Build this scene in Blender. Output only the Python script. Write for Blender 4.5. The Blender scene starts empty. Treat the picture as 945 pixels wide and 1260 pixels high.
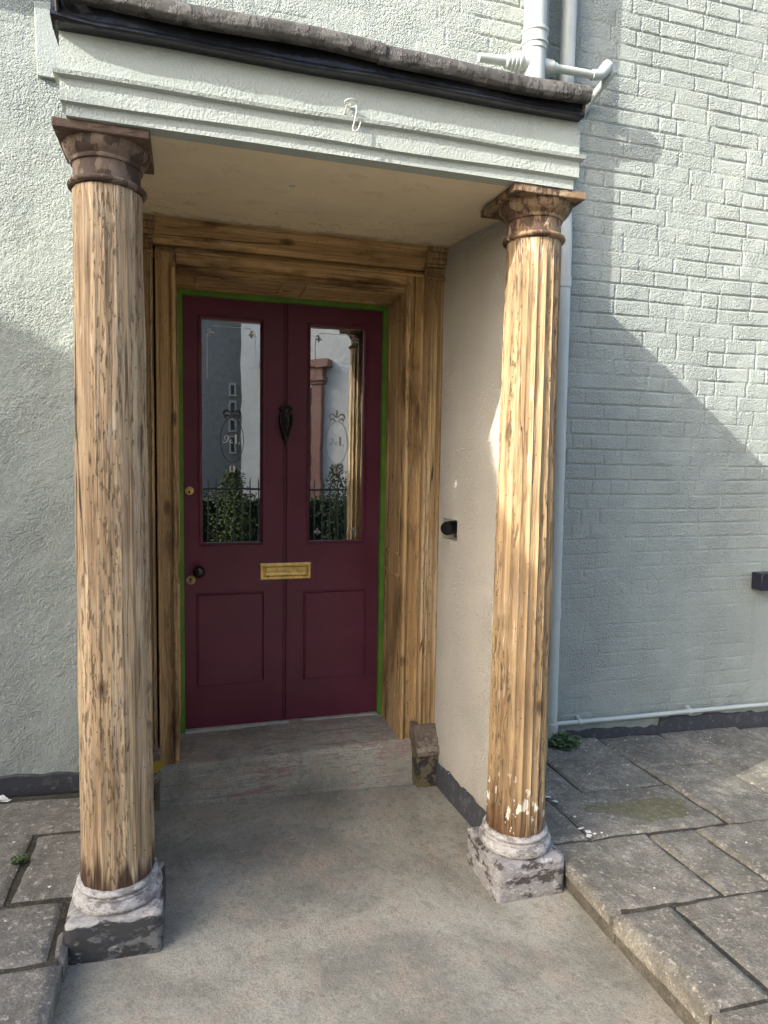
import bpy, bmesh, math, random
import numpy as np
from mathutils import Vector, Matrix

random.seed(7)
rng = np.random.default_rng(11)
SC = bpy.context.scene
COL = SC.collection
YL = -0.21          # plane of the rendered facade beside the porch
YR = -0.125         # plane of the set-back brick wall on the right
XC = 1.796          # corner between the two
SA, SB = 2.75, 1.79  # sun: shift right / drop per metre of depth

# ------------------------------------------------------------------ helpers
def tag(o, label=None, cat=None, group=None, kind=None):
    if label: o['label'] = label
    if cat: o['category'] = cat
    if group: o['group'] = group
    if kind: o['kind'] = kind
    return o

def empty(name, loc=(0, 0, 0)):
    o = bpy.data.objects.new(name, None)
    o.empty_display_size = 0.1
    o.location = loc
    COL.objects.link(o)
    return o

class MB:
    """collects vertices and faces of one mesh"""
    def __init__(s):
        s.v = []; s.f = []
    def add(s, vs, fs):
        n = len(s.v)
        s.v.extend([tuple(map(float, p)) for p in vs])
        s.f.extend([tuple(int(i) + n for i in q) for q in fs])
        return s
    def box(s, x0, x1, y0, y1, z0, z1):
        vs = [(x, y, z) for z in (z0, z1) for y in (y0, y1) for x in (x0, x1)]
        return s.add(vs, [(0, 2, 3, 1), (4, 5, 7, 6), (0, 1, 5, 4), (2, 6, 7, 3), (0, 4, 6, 2), (1, 3, 7, 5)])
    def prism_x(s, prof, x0, x1):
        """profile of (y,z), counter-clockwise seen from +x"""
        n = len(prof)
        vs = [(x0, y, z) for y, z in prof] + [(x1, y, z) for y, z in prof]
        fs = [(i, (i + 1) % n, (i + 1) % n + n, i + n) for i in range(n)]
        return s.add(vs, fs + [tuple(range(n))[::-1], tuple(range(n, 2 * n))])
    def prism_z(s, prof, z0, z1):
        n = len(prof)
        vs = [(x, y, z0) for x, y in prof] + [(x, y, z1) for x, y in prof]
        fs = [(i, (i + 1) % n, (i + 1) % n + n, i + n) for i in range(n)]
        return s.add(vs, fs + [tuple(range(n))[::-1], tuple(range(n, 2 * n))])
    def prism_y(s, prof, y0, y1):
        """profile of (x,z)"""
        n = len(prof)
        vs = [(x, y0, z) for x, z in prof] + [(x, y1, z) for x, z in prof]
        fs = [(i, (i + 1) % n, (i + 1) % n + n, i + n) for i in range(n)]
        return s.add(vs, fs + [tuple(range(n))[::-1], tuple(range(n, 2 * n))])
    def lathe(s, prof, seg=48, c=(0, 0, 0), axis='z', caps=True, rad=None):
        n = len(prof); vs = []
        for k, (r, h) in enumerate(prof):
            for i in range(seg):
                t = 2 * math.pi * i / seg
                rr = r if rad is None else rad(r, h, t)
                a, b = rr * math.cos(t), rr * math.sin(t)
                p = {'z': (a, b, h), 'y': (a, h, -b), 'x': (h, a, b)}[axis]
                vs.append((c[0] + p[0], c[1] + p[1], c[2] + p[2]))
        fs = [(k * seg + i, k * seg + (i + 1) % seg, (k + 1) * seg + (i + 1) % seg, (k + 1) * seg + i)
              for k in range(n - 1) for i in range(seg)]
        if caps:
            fs += [tuple(range(seg))[::-1], tuple(range((n - 1) * seg, n * seg))]
        return s.add(vs, fs)
    def tube(s, path, r, seg=16, caps=True):
        P = [Vector(p) for p in path]; n = len(P)
        rs = r if isinstance(r, (list, tuple)) else [r] * n
        vs = []; up = None
        for i, p in enumerate(P):
            t = (P[min(i + 1, n - 1)] - P[max(i - 1, 0)]).normalized()
            if up is None:
                up = Vector((0, 0, 1)) if abs(t.z) < 0.9 else Vector((1, 0, 0))
            a = t.cross(up).normalized(); b = a.cross(t).normalized(); up = b
            for k in range(seg):
                q = 2 * math.pi * k / seg
                vs.append(p + (a * math.cos(q) + b * math.sin(q)) * rs[i])
        fs = [(k * seg + i, k * seg + (i + 1) % seg, (k + 1) * seg + (i + 1) % seg, (k + 1) * seg + i)
              for k in range(n - 1) for i in range(seg)]
        if caps: fs += [tuple(range(seg))[::-1], tuple(range((n - 1) * seg, n * seg))]
        return s.add(vs, fs)
    def grid(s, X, Y, Z, keep=None):
        nu, nv = X.shape
        n = len(s.v)
        s.v.extend(zip(X.ravel().tolist(), Y.ravel().tolist(), Z.ravel().tolist()))
        for i in range(nu - 1):
            for j in range(nv - 1):
                if keep is None or keep[i, j]:
                    a = n + i * nv + j
                    s.f.append((a, a + 1, a + nv + 1, a + nv))
        return s
    def build(s, name, mat=None, parent=None, bevel=0, smooth=True, angle=35, seg=2, fix=True):
        me = bpy.data.meshes.new(name)
        me.from_pydata(s.v, [], s.f)
        if fix:
            bm = bmesh.new(); bm.from_mesh(me)
            bmesh.ops.recalc_face_normals(bm, faces=bm.faces)
            bm.to_mesh(me); bm.free()
        return finish(me, name, mat, parent, bevel, smooth, angle, seg)

def finish(me, name, mat, parent=None, bevel=0, smooth=True, angle=35, seg=2):
    if smooth and len(me.polygons):
        me.polygons.foreach_set('use_smooth', [True] * len(me.polygons))
        if angle < 180:
            me.set_sharp_from_angle(angle=math.radians(angle))
    me.update()
    o = bpy.data.objects.new(name, me)
    COL.objects.link(o)
    if mat: me.materials.append(mat)
    if parent: o.parent = parent
    if bevel:
        m = o.modifiers.new('bevel', 'BEVEL'); m.width = bevel; m.segments = seg
        m.limit_method = 'ANGLE'; m.angle_limit = math.radians(40)
    return o

def big_grid(name, X, Y, Z, mat, parent=None, keep=None):
    """a large sheet made quickly with numpy"""
    nu, nv = X.shape
    idx = np.arange(nu * nv).reshape(nu, nv)
    q = np.stack([idx[:-1, :-1], idx[:-1, 1:], idx[1:, 1:], idx[1:, :-1]], -1)
    q = q[keep] if keep is not None else q.reshape(-1, 4)
    q = q.reshape(-1, 4)
    used = np.zeros(nu * nv, bool); used[q.ravel()] = True
    remap = np.cumsum(used) - 1
    co = np.stack([X, Y, Z], -1).reshape(-1, 3)[used]
    q = remap[q]
    me = bpy.data.meshes.new(name)
    me.vertices.add(len(co)); me.vertices.foreach_set('co', co.astype(np.float32).ravel())
    me.loops.add(q.size); me.loops.foreach_set('vertex_index', q.ravel().astype(np.int32))
    me.polygons.add(len(q))
    me.polygons.foreach_set('loop_start', np.arange(0, q.size, 4, dtype=np.int32))
    me.update(calc_edges=True); me.validate()
    return finish(me, name, mat, parent, angle=180)

def vnoise(X, Y, cell, seed):
    r = np.random.default_rng(seed)
    gx, gy = X / cell, Y / cell
    gx = gx - np.floor(gx.min()); gy = gy - np.floor(gy.min())
    L = r.random((int(gx.max()) + 3, int(gy.max()) + 3))
    i, j = gx.astype(int), gy.astype(int)
    u, v = gx - i, gy - j
    u = u * u * (3 - 2 * u); v = v * v * (3 - 2 * v)
    return (L[i, j] * (1 - u) * (1 - v) + L[i + 1, j] * u * (1 - v) + L[i, j + 1] * (1 - u) * v + L[i + 1, j + 1] * u * v)

def sstep(a, b, x):
    t = np.clip((x - a) / (b - a), 0, 1)
    return t * t * (3 - 2 * t)

# ------------------------------------------------------------------ materials
class NM:
    def __init__(s, name):
        s.m = bpy.data.materials.new(name); s.m.use_nodes = True
        s.t = s.m.node_tree; s.t.nodes.clear()
        s.o = s.t.nodes.new('ShaderNodeOutputMaterial')
        s.b = s.t.nodes.new('ShaderNodeBsdfPrincipled')
        s.t.links.new(s.b.outputs[0], s.o.inputs[0])
    def n(s, typ, **kw):
        nd = s.t.nodes.new('ShaderNode' + typ)
        for k, v in kw.items(): setattr(nd, k, v)
        return nd
    def put(s, sock, val):
        if val is None: return
        if isinstance(val, bpy.types.NodeSocket): s.t.links.new(val, sock)
        else: sock.default_value = val
    def pos(s): return s.n('NewGeometry').outputs['Position']
    def obj(s): return s.n('TexCoord').outputs['Object']
    def scale(s, vec, sc, off=(0, 0, 0)):
        nd = s.n('Mapping'); s.put(nd.inputs[0], vec); nd.inputs['Scale'].default_value = sc; nd.inputs['Location'].default_value = off
        return nd.outputs[0]
    def noise(s, vec, sc=5, det=3, rough=0.55, dist=0.0):
        nd = s.n('TexNoise'); s.put(nd.inputs['Vector'], vec)
        nd.inputs['Scale'].default_value = sc; nd.inputs['Detail'].default_value = det
        nd.inputs['Roughness'].default_value = rough; nd.inputs['Distortion'].default_value = dist
        return nd.outputs[0]
    def voro(s, vec, sc=5, feature='F1', rnd=1.0):
        nd = s.n('TexVoronoi', feature=feature); s.put(nd.inputs['Vector'], vec)
        nd.inputs['Scale'].default_value = sc; nd.inputs['Randomness'].default_value = rnd
        return nd.outputs[0]
    def ramp(s, fac, stops, interp='LINEAR'):
        nd = s.n('ValToRGB'); s.put(nd.inputs[0], fac); cr = nd.color_ramp; cr.interpolation = interp
        while len(cr.elements) > 1: cr.elements.remove(cr.elements[-1])
        for k, (p, c) in enumerate(stops):
            c = (c, c, c) if isinstance(c, (int, float)) else c
            e = cr.elements[0] if k == 0 else cr.elements.new(p)
            e.position = p; e.color = (*c, 1)
        return nd.outputs[0]
    def mix(s, fac, a, b, mode='MIX'):
        nd = s.n('Mix', data_type='RGBA', blend_type=mode)
        s.put(nd.inputs[0], fac)
        for k, v in ((6, a), (7, b)):
            s.put(nd.inputs[k], (*v, 1) if isinstance(v, tuple) and len(v) == 3 else v)
        return nd.outputs[2]
    def math(s, op, a, b=0.0, c=None):
        nd = s.n('Math', operation=op); s.put(nd.inputs[0], a); s.put(nd.inputs[1], b)
        if c is not None: s.put(nd.inputs[2], c)
        return nd.outputs[0]
    def sep(s, vec):
        nd = s.n('SeparateXYZ'); s.put(nd.inputs[0], vec); return nd.outputs
    def mr(s, v, a, b, c=0.0, d=1.0):
        nd = s.n('MapRange'); nd.interpolation_type = 'SMOOTHSTEP'
        s.put(nd.inputs[0], v)
        for k, q in zip((1, 2, 3, 4), (a, b, c, d)): s.put(nd.inputs[k], q)
        return nd.outputs[0]
    def bump(s, h, strength=0.5, dist=0.01, normal=None):
        nd = s.n('Bump'); s.put(nd.inputs['Height'], h); nd.inputs['Strength'].default_value = strength
        nd.inputs['Distance'].default_value = dist
        if normal is not None: s.put(nd.inputs['Normal'], normal)
        return nd.outputs[0]
    def out(s, base, rough=0.6, normal=None, metal=0.0, spec=0.5, coat=None):
        s.put(s.b.inputs['Base Color'], (*base, 1) if isinstance(base, tuple) else base)
        s.put(s.b.inputs['Roughness'], rough); s.put(s.b.inputs['Metallic'], metal)
        s.put(s.b.inputs['Specular IOR Level'], spec)
        if normal is not None: s.put(s.b.inputs['Normal'], normal)
        if coat: s.b.inputs['Coat Weight'].default_value = coat
        return s.m

PAINT = (0.372, 0.413, 0.378)
def m_masonry(name, grain=1.0, base=PAINT):
    """thick masonry paint over roughcast: pebbly grain, faint streaks and yellowing"""
    k = NM(name); p = k.pos()
    big = k.noise(p, 1.7, 4, 0.6); mid = k.noise(p, 14, 3)
    wp = k.n('VectorMath', operation='ADD'); k.put(wp.inputs[0], p)
    wc = k.n('VectorMath', operation='SCALE'); cb = k.n('CombineXYZ'); ns = k.noise(p, 55, 2); k.put(cb.inputs[0], ns); k.put(cb.inputs[2], k.noise(p, 48, 2))
    k.put(wc.inputs[0], cb.outputs[0]); wc.inputs['Scale'].default_value = 0.005; k.put(wp.inputs[1], wc.outputs[0])
    peb = k.math('SUBTRACT', 1.0, k.voro(wp.outputs[0], 105)); peb2 = k.math('SUBTRACT', 1.0, k.voro(wp.outputs[0], 190))
    g2 = k.noise(p, 240, 3, 0.65); dens = k.mr(k.noise(p, 6, 3), 0.35, 0.62, 0.35, 1.0)
    col = k.mix(k.mr(big, 0.3, 0.7), tuple(c * 0.94 for c in base), tuple(min(1, c * 1.05) for c in base))
    col = k.mix(k.math('MULTIPLY', k.mr(mid, 0.55, 0.75), 0.10), col, tuple(q * w for q, w in zip(base, (0.98, 0.97, 0.82))))
    streak = k.noise(k.scale(p, (14, 14, 0.8)), 1.0, 3)
    col = k.mix(k.math('MULTIPLY', k.mr(streak, 0.56, 0.75), 0.14), col, tuple(q * 0.66 for q in base))
    z = k.math('ADD', k.sep(p)[2], k.math('MULTIPLY', k.math('SUBTRACT', k.noise(p, 7, 5, 0.65), 0.5), 0.5))
    col = k.mix(k.mr(z, -0.02, 0.24, 0.5, 0.0), col, tuple(q * w for q, w in zip(base, (0.56, 0.54, 0.47))))
    spot = k.math('MULTIPLY', k.mr(k.noise(p, 40, 5, 0.7), 0.64, 0.70), k.mr(k.noise(p, 2.6, 2), 0.5, 0.62))
    col = k.mix(k.math('MULTIPLY', spot, 0.35), col, tuple(q * 0.5 for q in base))
    h = k.math('ADD', k.math('MULTIPLY', peb, k.math('MULTIPLY', dens, 0.55)), k.math('MULTIPLY', peb2, 0.35)); h = k.math('ADD', h, k.math('MULTIPLY', g2, 0.5)); h = k.math('ADD', h, k.math('MULTIPLY', k.math('MULTIPLY', k.noise(p, 118, 2, 0.5), 1.3), dens))
    return k.out(col, 0.85, k.bump(h, min(1.0, 0.9 * grain), 0.009 * grain), spec=0.25)

def m_wood(name, light, mid, dark, axis='z', grain=1.0, stain=None, resid=0.25, rough=0.66, seed=0.0, blot=0.35, flake=None, pits=0.6):
    """stripped weathered pine: fine fibre along one axis, soft boards of tone, pitted bands, knots, cracks, remains of old paint"""
    k = NM(name); o = k.obj()
    ax = {'z': 2, 'x': 0, 'y': 1}[axis]
    def sv(f, off=(0, 0, 0)):
        return k.scale(o, tuple(f if i == ax else 1 for i in range(3)), off)
    lerp = lambda a, b, t: tuple(x + (y - x) * t for x, y in zip(a, b))
    tone = k.noise(sv(0.02, (seed, seed * 1.7, seed * .3)), 26, 3, 0.6)           # narrow strips
    broad = k.noise(sv(0.16, (seed * .7, seed, seed)), 6, 4, 0.62)                # patches of age
    fib = k.noise(sv(0.018, (seed * 3, seed, 0)), 210, 3, 0.7); fib2 = k.noise(sv(0.03, (0, seed, seed)), 95, 3, 0.65)
    c = k.mix(k.mr(tone, 0.38, 0.60), lerp(mid, dark, 0.18), light)
    c = k.mix(k.mr(broad, 0.44, 0.66, 0.0, 0.55), c, lerp(mid, dark, 0.55))
    c = k.mix(k.mr(broad, 0.28, 0.42, 0.40, 0.0), c, lerp(light, (0.62, 0.60, 0.54), 0.35))
    c = k.mix(k.mr(fib, 0.34, 0.56, 0.50, 0.0), c, lerp(mid, dark, 0.75))
    c = k.mix(k.mr(fib2, 0.33, 0.45, 0.55, 0.0), c, dark)
    # flame figure of the growth rings, in bands only
    ring = k.math('SINE', k.math('MULTIPLY', k.noise(sv(0.075, (seed * 2.3, seed, seed * 0.7)), 9.0, 3, 0.6), 60.0))
    band = k.mr(k.noise(sv(0.03, (seed, seed * 5, 1.0)), 16, 2), 0.52, 0.60)
    rg = k.math('MULTIPLY', k.mr(ring, 0.45, 0.95), band)
    c = k.mix(k.math('MULTIPLY', rg, 0.50), c, lerp(mid, dark, 0.9))
    # pits where the soft wood has gone
    pb = k.mr(k.noise(sv(0.05, (seed * 4, 2, seed)), 17, 2), 0.45, 0.56)
    pit = k.math('MULTIPLY', k.mr(k.noise(sv(0.17, (1, seed, seed)), 110, 5, 0.70), 0.545, 0.61), pb)
    c = k.mix(k.math('MULTIPLY', pit, pits), c, tuple(q * 0.55 for q in dark))
    # dark water stains and old finish
    bl = k.noise(sv(0.30, (seed, seed, 0)), 5.5, 5, 0.65)
    c = k.mix(k.mr(bl, 0.48, 0.66, 0.0, blot), c, tuple(q * 0.70 for q in dark))
    # knots with a darker heart
    kn = k.voro(sv(0.45, (seed, 0, seed)), 6.0)
    kw = k.math('ADD', kn, k.math('MULTIPLY', k.math('SUBTRACT', k.noise(o, 45, 3), 0.5), 0.06))
    c = k.mix(k.mr(kw, 0.06, 0.13, 0.75, 0.0), c, tuple(q * 0.6 for q in dark))
    c = k.mix(k.mr(kw, 0.02, 0.06, 0.7, 0.0), c, tuple(q * 0.25 for q in dark))
    # long thin drying cracks
    cn = k.math('ABSOLUTE', k.math('SUBTRACT', k.noise(sv(0.02, (seed, 0, seed * 3)), 13, 2, 0.5), 0.5))
    crack = k.math('MULTIPLY', k.mr(cn, 0.002, 0.007, 1.0, 0.0), k.mr(k.noise(sv(0.2), 6, 2), 0.46, 0.54))
    c = k.mix(k.math('MULTIPLY', crack, 0.9), c, tuple(q * 0.22 for q in dark))
    sp = k.voro(sv(0.7, (seed, seed, seed)), 38)                                   # nail and worm holes
    c = k.mix(k.mr(sp, 0.06, 0.11, 0.85, 0.0), c, tuple(q * 0.22 for q in dark))
    # pale primer left in the grain
    rs = k.math('MULTIPLY', k.mr(k.noise(sv(0.05), 110, 3, 0.65), 0.57, 0.64), k.mr(k.noise(sv(0.4), 5, 3), 0.46, 0.62))
    c = k.mix(k.math('MULTIPLY', rs, resid), c, (0.64, 0.59, 0.48))
    if stain:
        z0, z1, scol = stain
        z = k.sep(o)[2]
        zz = k.math('ADD', z, k.math('MULTIPLY', k.math('SUBTRACT', k.noise(sv(0.05, (seed, 1, 0)), 24, 3, 0.6), 0.5), -0.5))
        c = k.mix(k.mr(zz, z0, z1, 0.94, 0.0), c, scol)
        if flake:
            fz0, fz1 = flake
            fl = k.math('MULTIPLY', k.mr(k.noise(sv(0.45), 26, 3, 0.6), 0.585, 0.61), k.mr(z, fz0, fz1, 1.0, 0.0))
            c = k.mix(fl, c, (0.72, 0.68, 0.58))
    h = k.math('ADD', k.math('MULTIPLY', fib, 0.5), k.math('MULTIPLY', fib2, 0.8))
    h = k.math('ADD', h, k.math('MULTIPLY', pit, -0.9)); h = k.math('ADD', h, k.math('MULTIPLY', crack, -1.2))
    h = k.math('ADD', h, k.math('MULTIPLY', rg, -0.25)); h = k.math('ADD', h, k.math('MULTIPLY', k.mr(kw, 0.02, 0.1), 0.5))
    return k.out(c, rough, k.bump(h, min(1, 0.75 * grain), 0.0045 * grain), spec=0.3)

def m_stone(name, a, b, c, moss=None, bumpd=0.008, lichen=0.5):
    k = NM(name); p = k.pos()
    n1 = k.noise(p, 3.1, 5, 0.62); n2 = k.noise(p, 17, 5, 0.65); n3 = k.noise(p, 120, 3, 0.6); n4 = k.noise(p, 45, 4, 0.7)
    col = k.ramp(n1, [(0.30, a), (0.5, b), (0.68, c)])
    col = k.mix(k.mr(n2, 0.35, 0.70, 0.55, 0.0), col, tuple(q * 0.45 for q in a))
    col = k.mix(k.math('MULTIPLY', k.mr(n4, 0.56, 0.66), lichen), col, tuple(min(1, q * 1.7) for q in c))
    col = k.mix(k.mr(n3, 0.35, 0.60, 0.5, 0.0), col, tuple(q * 0.42 for q in a))
    vs_ = k.voro(p, 75); col = k.mix(k.math('MULTIPLY', k.mr(vs_, 0.10, 0.17, 0.65, 0.0), k.mr(n2, 0.42, 0.6)), col, tuple(min(1, q * 1.75) for q in c))
    if moss:
        s = k.sep(p)
        f = None
        wob = k.math('MULTIPLY', k.math('SUBTRACT', k.noise(p, 11, 4), 0.5), 1.3)
        for (cx, cy, rx, ry) in moss:
            dx = k.math('DIVIDE', k.math('SUBTRACT', s[0], cx), rx); dy = k.math('DIVIDE', k.math('SUBTRACT', s[1], cy), ry)
            d = k.math('ADD', k.math('ADD', k.math('MULTIPLY', dx, dx), k.math('MULTIPLY', dy, dy)), wob)
            g = k.mr(d, 0.92, 1.0, 1.0, 0.0)
            f = g if f is None else k.math('MAXIMUM', f, g)
        col = k.mix(k.math('MULTIPLY', f, k.mr(n4, 0.35, 0.65, 0.85, 0.50)), col, (0.115, 0.112, 0.052))
    h = k.math('ADD', k.math('MULTIPLY', n4, 0.8), k.math('ADD', k.math('MULTIPLY', n3, 0.5), n2))
    return k.out(col, 0.88, k.bump(h, 0.7, bumpd), spec=0.3)

def m_concrete(name, red=0.35, dark=1.0, streak=0.0):
    """old trowelled concrete: patches, reddish wear, scuffs, pits"""
    k = NM(name); p = k.pos()
    n1 = k.noise(p, 1.9, 6, 0.62, 0.6); n2 = k.noise(p, 6.5, 6, 0.68, 0.5); n3 = k.noise(p, 150, 3, 0.6); n4 = k.noise(p, 28, 5, 0.7)
    sc = k.noise(k.scale(p, (5, 13, 4)), 4, 6, 0.72, 0.8)
    A = tuple(q * dark for q in (0.215, 0.207, 0.168)); B = tuple(q * dark for q in (0.355, 0.345, 0.282))
    col = k.mix(k.mr(n1, 0.36, 0.64), A, B)
    col = k.mix(k.math('MULTIPLY', k.mr(n2, 0.50, 0.62), red), col, (0.37 * dark, 0.29 * dark, 0.225 * dark))
    col = k.mix(k.mr(n2, 0.30, 0.44, 0.45, 0.0), col, tuple(q * 0.62 for q in A))
    col = k.mix(k.mr(n4, 0.36, 0.48, 0.40, 0.0), col, tuple(q * 0.60 for q in A))
    col = k.mix(k.math('MULTIPLY', k.mr(sc, 0.60, 0.67), 0.50), col, tuple(min(1, q * 1.3) for q in B))
    col = k.mix(k.math('MULTIPLY', k.mr(n4, 0.66, 0.70), 0.5), col, tuple(min(1, q * 1.35) for q in B))
    if streak:
        st = k.noise(k.scale(p, (2.2, 20, 20)), 2.2, 6, 0.7, 0.4)
        col = k.mix(k.math('MULTIPLY', k.math('MULTIPLY', k.mr(st, 0.50, 0.58), k.mr(n1, 0.46, 0.58)), streak), col, (0.25 * dark, 0.165 * dark, 0.145 * dark))
        col = k.mix(k.math('MULTIPLY', k.mr(st, 0.36, 0.42, 1.0, 0.0), streak), col, (0.17 * dark, 0.175 * dark, 0.165 * dark))
        col = k.mix(k.math('MULTIPLY', k.mr(k.noise(k.scale(p, (5, 30, 30)), 2.0, 5, 0.7), 0.60, 0.65), streak), col, (0.48, 0.47, 0.44))
    grit = k.voro(p, 170); gr2 = k.voro(p, 60)
    col = k.mix(k.mr(n3, 0.36, 0.55, 0.40, 0.0), col, tuple(q * 0.50 for q in A))
    col = k.mix(k.mr(grit, 0.10, 0.20, 0.5, 0.0), col, tuple(q * 0.40 for q in A))
    col = k.mix(k.math('MULTIPLY', k.mr(gr2, 0.07, 0.12, 0.7, 0.0), k.mr(n2, 0.45, 0.6)), col, (0.55 * dark, 0.53 * dark, 0.47 * dark))
    h = k.math('ADD', k.math('MULTIPLY', n3, 0.4), k.math('ADD', n2, k.math('MULTIPLY', n4, 0.8)))
    return k.out(col, 0.88, k.bump(h, 0.7, 0.007), spec=0.25)

def m_flaky(name, layers, sc=16, seed=0.0, stretch=(1, 1, 1), bumpd=0.004, pale=None):
    """old paint in layers: (colour, noise threshold)"""
    k = NM(name); p = k.scale(k.obj(), stretch, (seed, seed, seed))
    col = layers[0][0]; h = None
    for i, (c, th) in enumerate(layers[1:]):
        n = k.noise(k.scale(p, (1, 1, 1), (3.1 * i, 1.7 * i, 5 * i)), sc * (1 + 0.35 * i), 6, 0.68)
        f = k.mr(n, th - 0.01, th + 0.04)
        col = k.mix(f, (*col, 1) if isinstance(col, tuple) else col, c)
        h = f if h is None else k.math('ADD', h, f)
    if pale:   # worn lime-white upper surface, down to a ragged line
        zt = k.math('ADD', k.sep(k.obj())[2], k.math('MULTIPLY', k.math('SUBTRACT', k.noise(k.obj(), 9, 4), 0.5), 0.06))
        col = k.mix(k.mr(zt, pale[0], pale[0] + 0.004), col, pale[1])
    d = k.noise(p, 60, 4, 0.7)
    col = k.mix(k.mr(d, 0.35, 0.65, 0.4, 0.0), col, (0.05, 0.048, 0.045))
    return k.out(col, 0.75, k.bump(k.math('ADD', h, d), 0.7, bumpd), spec=0.3)

def m_plain(name, col, rough=0.5, metal=0.0, var=0.12, vs=9, bs=60, bd=0.002, bstr=0.4, spec=0.5, coat=None, dirt=None):
    k = NM(name); p = k.obj()
    n = k.noise(p, vs, 4, 0.6); f = k.noise(p, bs, 3, 0.6)
    c = k.mix(k.mr(n, 0.3, 0.7), tuple(q * (1 - var) for q in col), tuple(min(1, q * (1 + var)) for q in col))
    if dirt:
        c = k.mix(k.mr(k.noise(p, 22, 5, 0.7), 0.55, 0.72, 0, 0.7), c, dirt)
    return k.out(c, rough if metal < 0.5 else k.mr(n, 0.3, 0.7, rough * 0.8, rough * 1.3), k.bump(f, bstr, bd), metal, spec, coat)

M = {}
M['render'] = m_masonry('painted_roughcast', 1.15)
M['brick'] = m_masonry('painted_brick', 1.2)
M['frieze'] = m_masonry('painted_frieze', 0.55)
M['band'] = m_flaky('black_wall_base_paint', [((0.05, 0.055, 0.065),), ((0.09, 0.095, 0.105), 0.55), ((0.42, 0.44, 0.42), 0.66)], 22)
def m_plaster(name, col):
    k = NM(name); p = k.pos()
    n = k.noise(p, 2.2, 5, 0.6); n2 = k.noise(p, 9, 5, 0.65); f = k.noise(p, 130, 3)
    c = k.mix(k.mr(n, 0.32, 0.66), tuple(q * 0.88 for q in col), col)
    c = k.mix(k.math('MULTIPLY', k.mr(n2, 0.56, 0.68), 0.30), c, tuple(q * w for q, w in zip(col, (0.66, 0.60, 0.50))))
    ce = k.math('ABSOLUTE', k.math('SUBTRACT', k.noise(k.scale(p, (0.8, 2.6, 1)), 2.6, 5, 0.6), 0.5))
    crack = k.math('MULTIPLY', k.mr(ce, 0.001, 0.004, 1.0, 0.0), k.mr(k.sep(p)[1], -0.95, -0.6))
    c = k.mix(k.math('MULTIPLY', crack, 0.7), c, tuple(q * 0.3 for q in col))
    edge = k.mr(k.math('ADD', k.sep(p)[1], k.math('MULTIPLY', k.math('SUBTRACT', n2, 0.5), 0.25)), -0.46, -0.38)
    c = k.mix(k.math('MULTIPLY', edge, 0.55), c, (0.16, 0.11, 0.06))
    h = k.math('ADD', k.math('MULTIPLY', n2, 1.0), k.math('ADD', k.math('MULTIPLY', f, 0.3), k.math('MULTIPLY', crack, -0.6)))
    return k.out(c, 0.85, k.bump(h, 0.5, 0.006), spec=0.2)
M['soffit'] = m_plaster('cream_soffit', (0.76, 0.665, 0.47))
M['cheek'] = m_masonry('cream_roughcast', 1.0, (0.475, 0.455, 0.395))
M['wood_shade'] = m_wood('stripped_pine_shaded', (0.48, 0.365, 0.225), (0.385, 0.28, 0.165), (0.135, 0.082, 0.042), grain=1.2, pits=0.62,
                         stain=(0.20, 0.29, (0.036, 0.017, 0.009)), resid=0.6, seed=1.3)  # copy for the shaded column, its colour set to suit that shade
M['wood_sun'] = m_wood('stripped_pine_sunlit', (0.42, 0.305, 0.170), (0.335, 0.232, 0.120), (0.135, 0.080, 0.039), grain=1.2,
                       stain=(0.16, 0.47, (0.075, 0.032, 0.012)), resid=0.6, seed=5.1, pits=0.6, blot=0.45, flake=(0.22, 0.62))  # copy for the sunlit column, yellower as sunlight is put into the colour
M['cap_shade'] = m_flaky('capital_shaded_brown', [((0.075, 0.048, 0.034),), ((0.20, 0.145, 0.105), 0.47), ((0.33, 0.265, 0.205), 0.62), ((0.045, 0.030, 0.022), 0.66)], 17, 0.3, (1, 1, 0.45), 0.004)  # shaded copy of the capital paint, shade put into its darker layers
M['cap_sun'] = m_flaky('capital_sunlit_reddish', [((0.10, 0.058, 0.034),), ((0.31, 0.205, 0.115), 0.47), ((0.46, 0.36, 0.24), 0.60), ((0.050, 0.030, 0.020), 0.64)], 17, 1.3, (1, 1, 0.45), 0.004)  # sunlit copy of the capital paint, sunlight put into its lighter layers
M['cap_top'] = m_flaky('abacus_old_paint', [((0.14, 0.092, 0.064),), ((0.21, 0.145, 0.11), 0.5), ((0.36, 0.28, 0.22), 0.62)], 20, 1.0, (0.3, 0.3, 1))
W = ((0.62, 0.42, 0.20), (0.49, 0.315, 0.138), (0.165, 0.088, 0.034))
M['frame_v'] = m_wood('stripped_frame_upright', *W, axis='z', resid=0.4, seed=0.4, blot=0.85)
M['frame_h'] = m_wood('stripped_frame_lintel', *W, axis='x', resid=0.35, seed=2.9, blot=1.0)
M['pil'] = m_wood('stripped_pilaster', (0.52, 0.37, 0.19), (0.38, 0.25, 0.12), (0.14, 0.08, 0.034), axis='z', resid=0.3, seed=7.4, blot=0.5)
M['pilbase'] = m_flaky('pilaster_base_paint', [((0.15, 0.115, 0.085),), ((0.26, 0.22, 0.18), 0.52), ((0.045, 0.042, 0.038), 0.60)], 20, 0.4)
M['pilblock'] = m_flaky('pilaster_block_paint', [((0.15, 0.125, 0.075),), ((0.028, 0.028, 0.028), 0.50), ((0.17, 0.13, 0.022), 0.60)], 11, 2.4)
M['mustard'] = m_plain('mustard_paint', (0.34, 0.235, 0.02), 0.6)
M['green'] = m_plain('bright_green_strip', (0.115, 0.255, 0.03), 0.45, var=0.2, vs=6)
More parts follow.
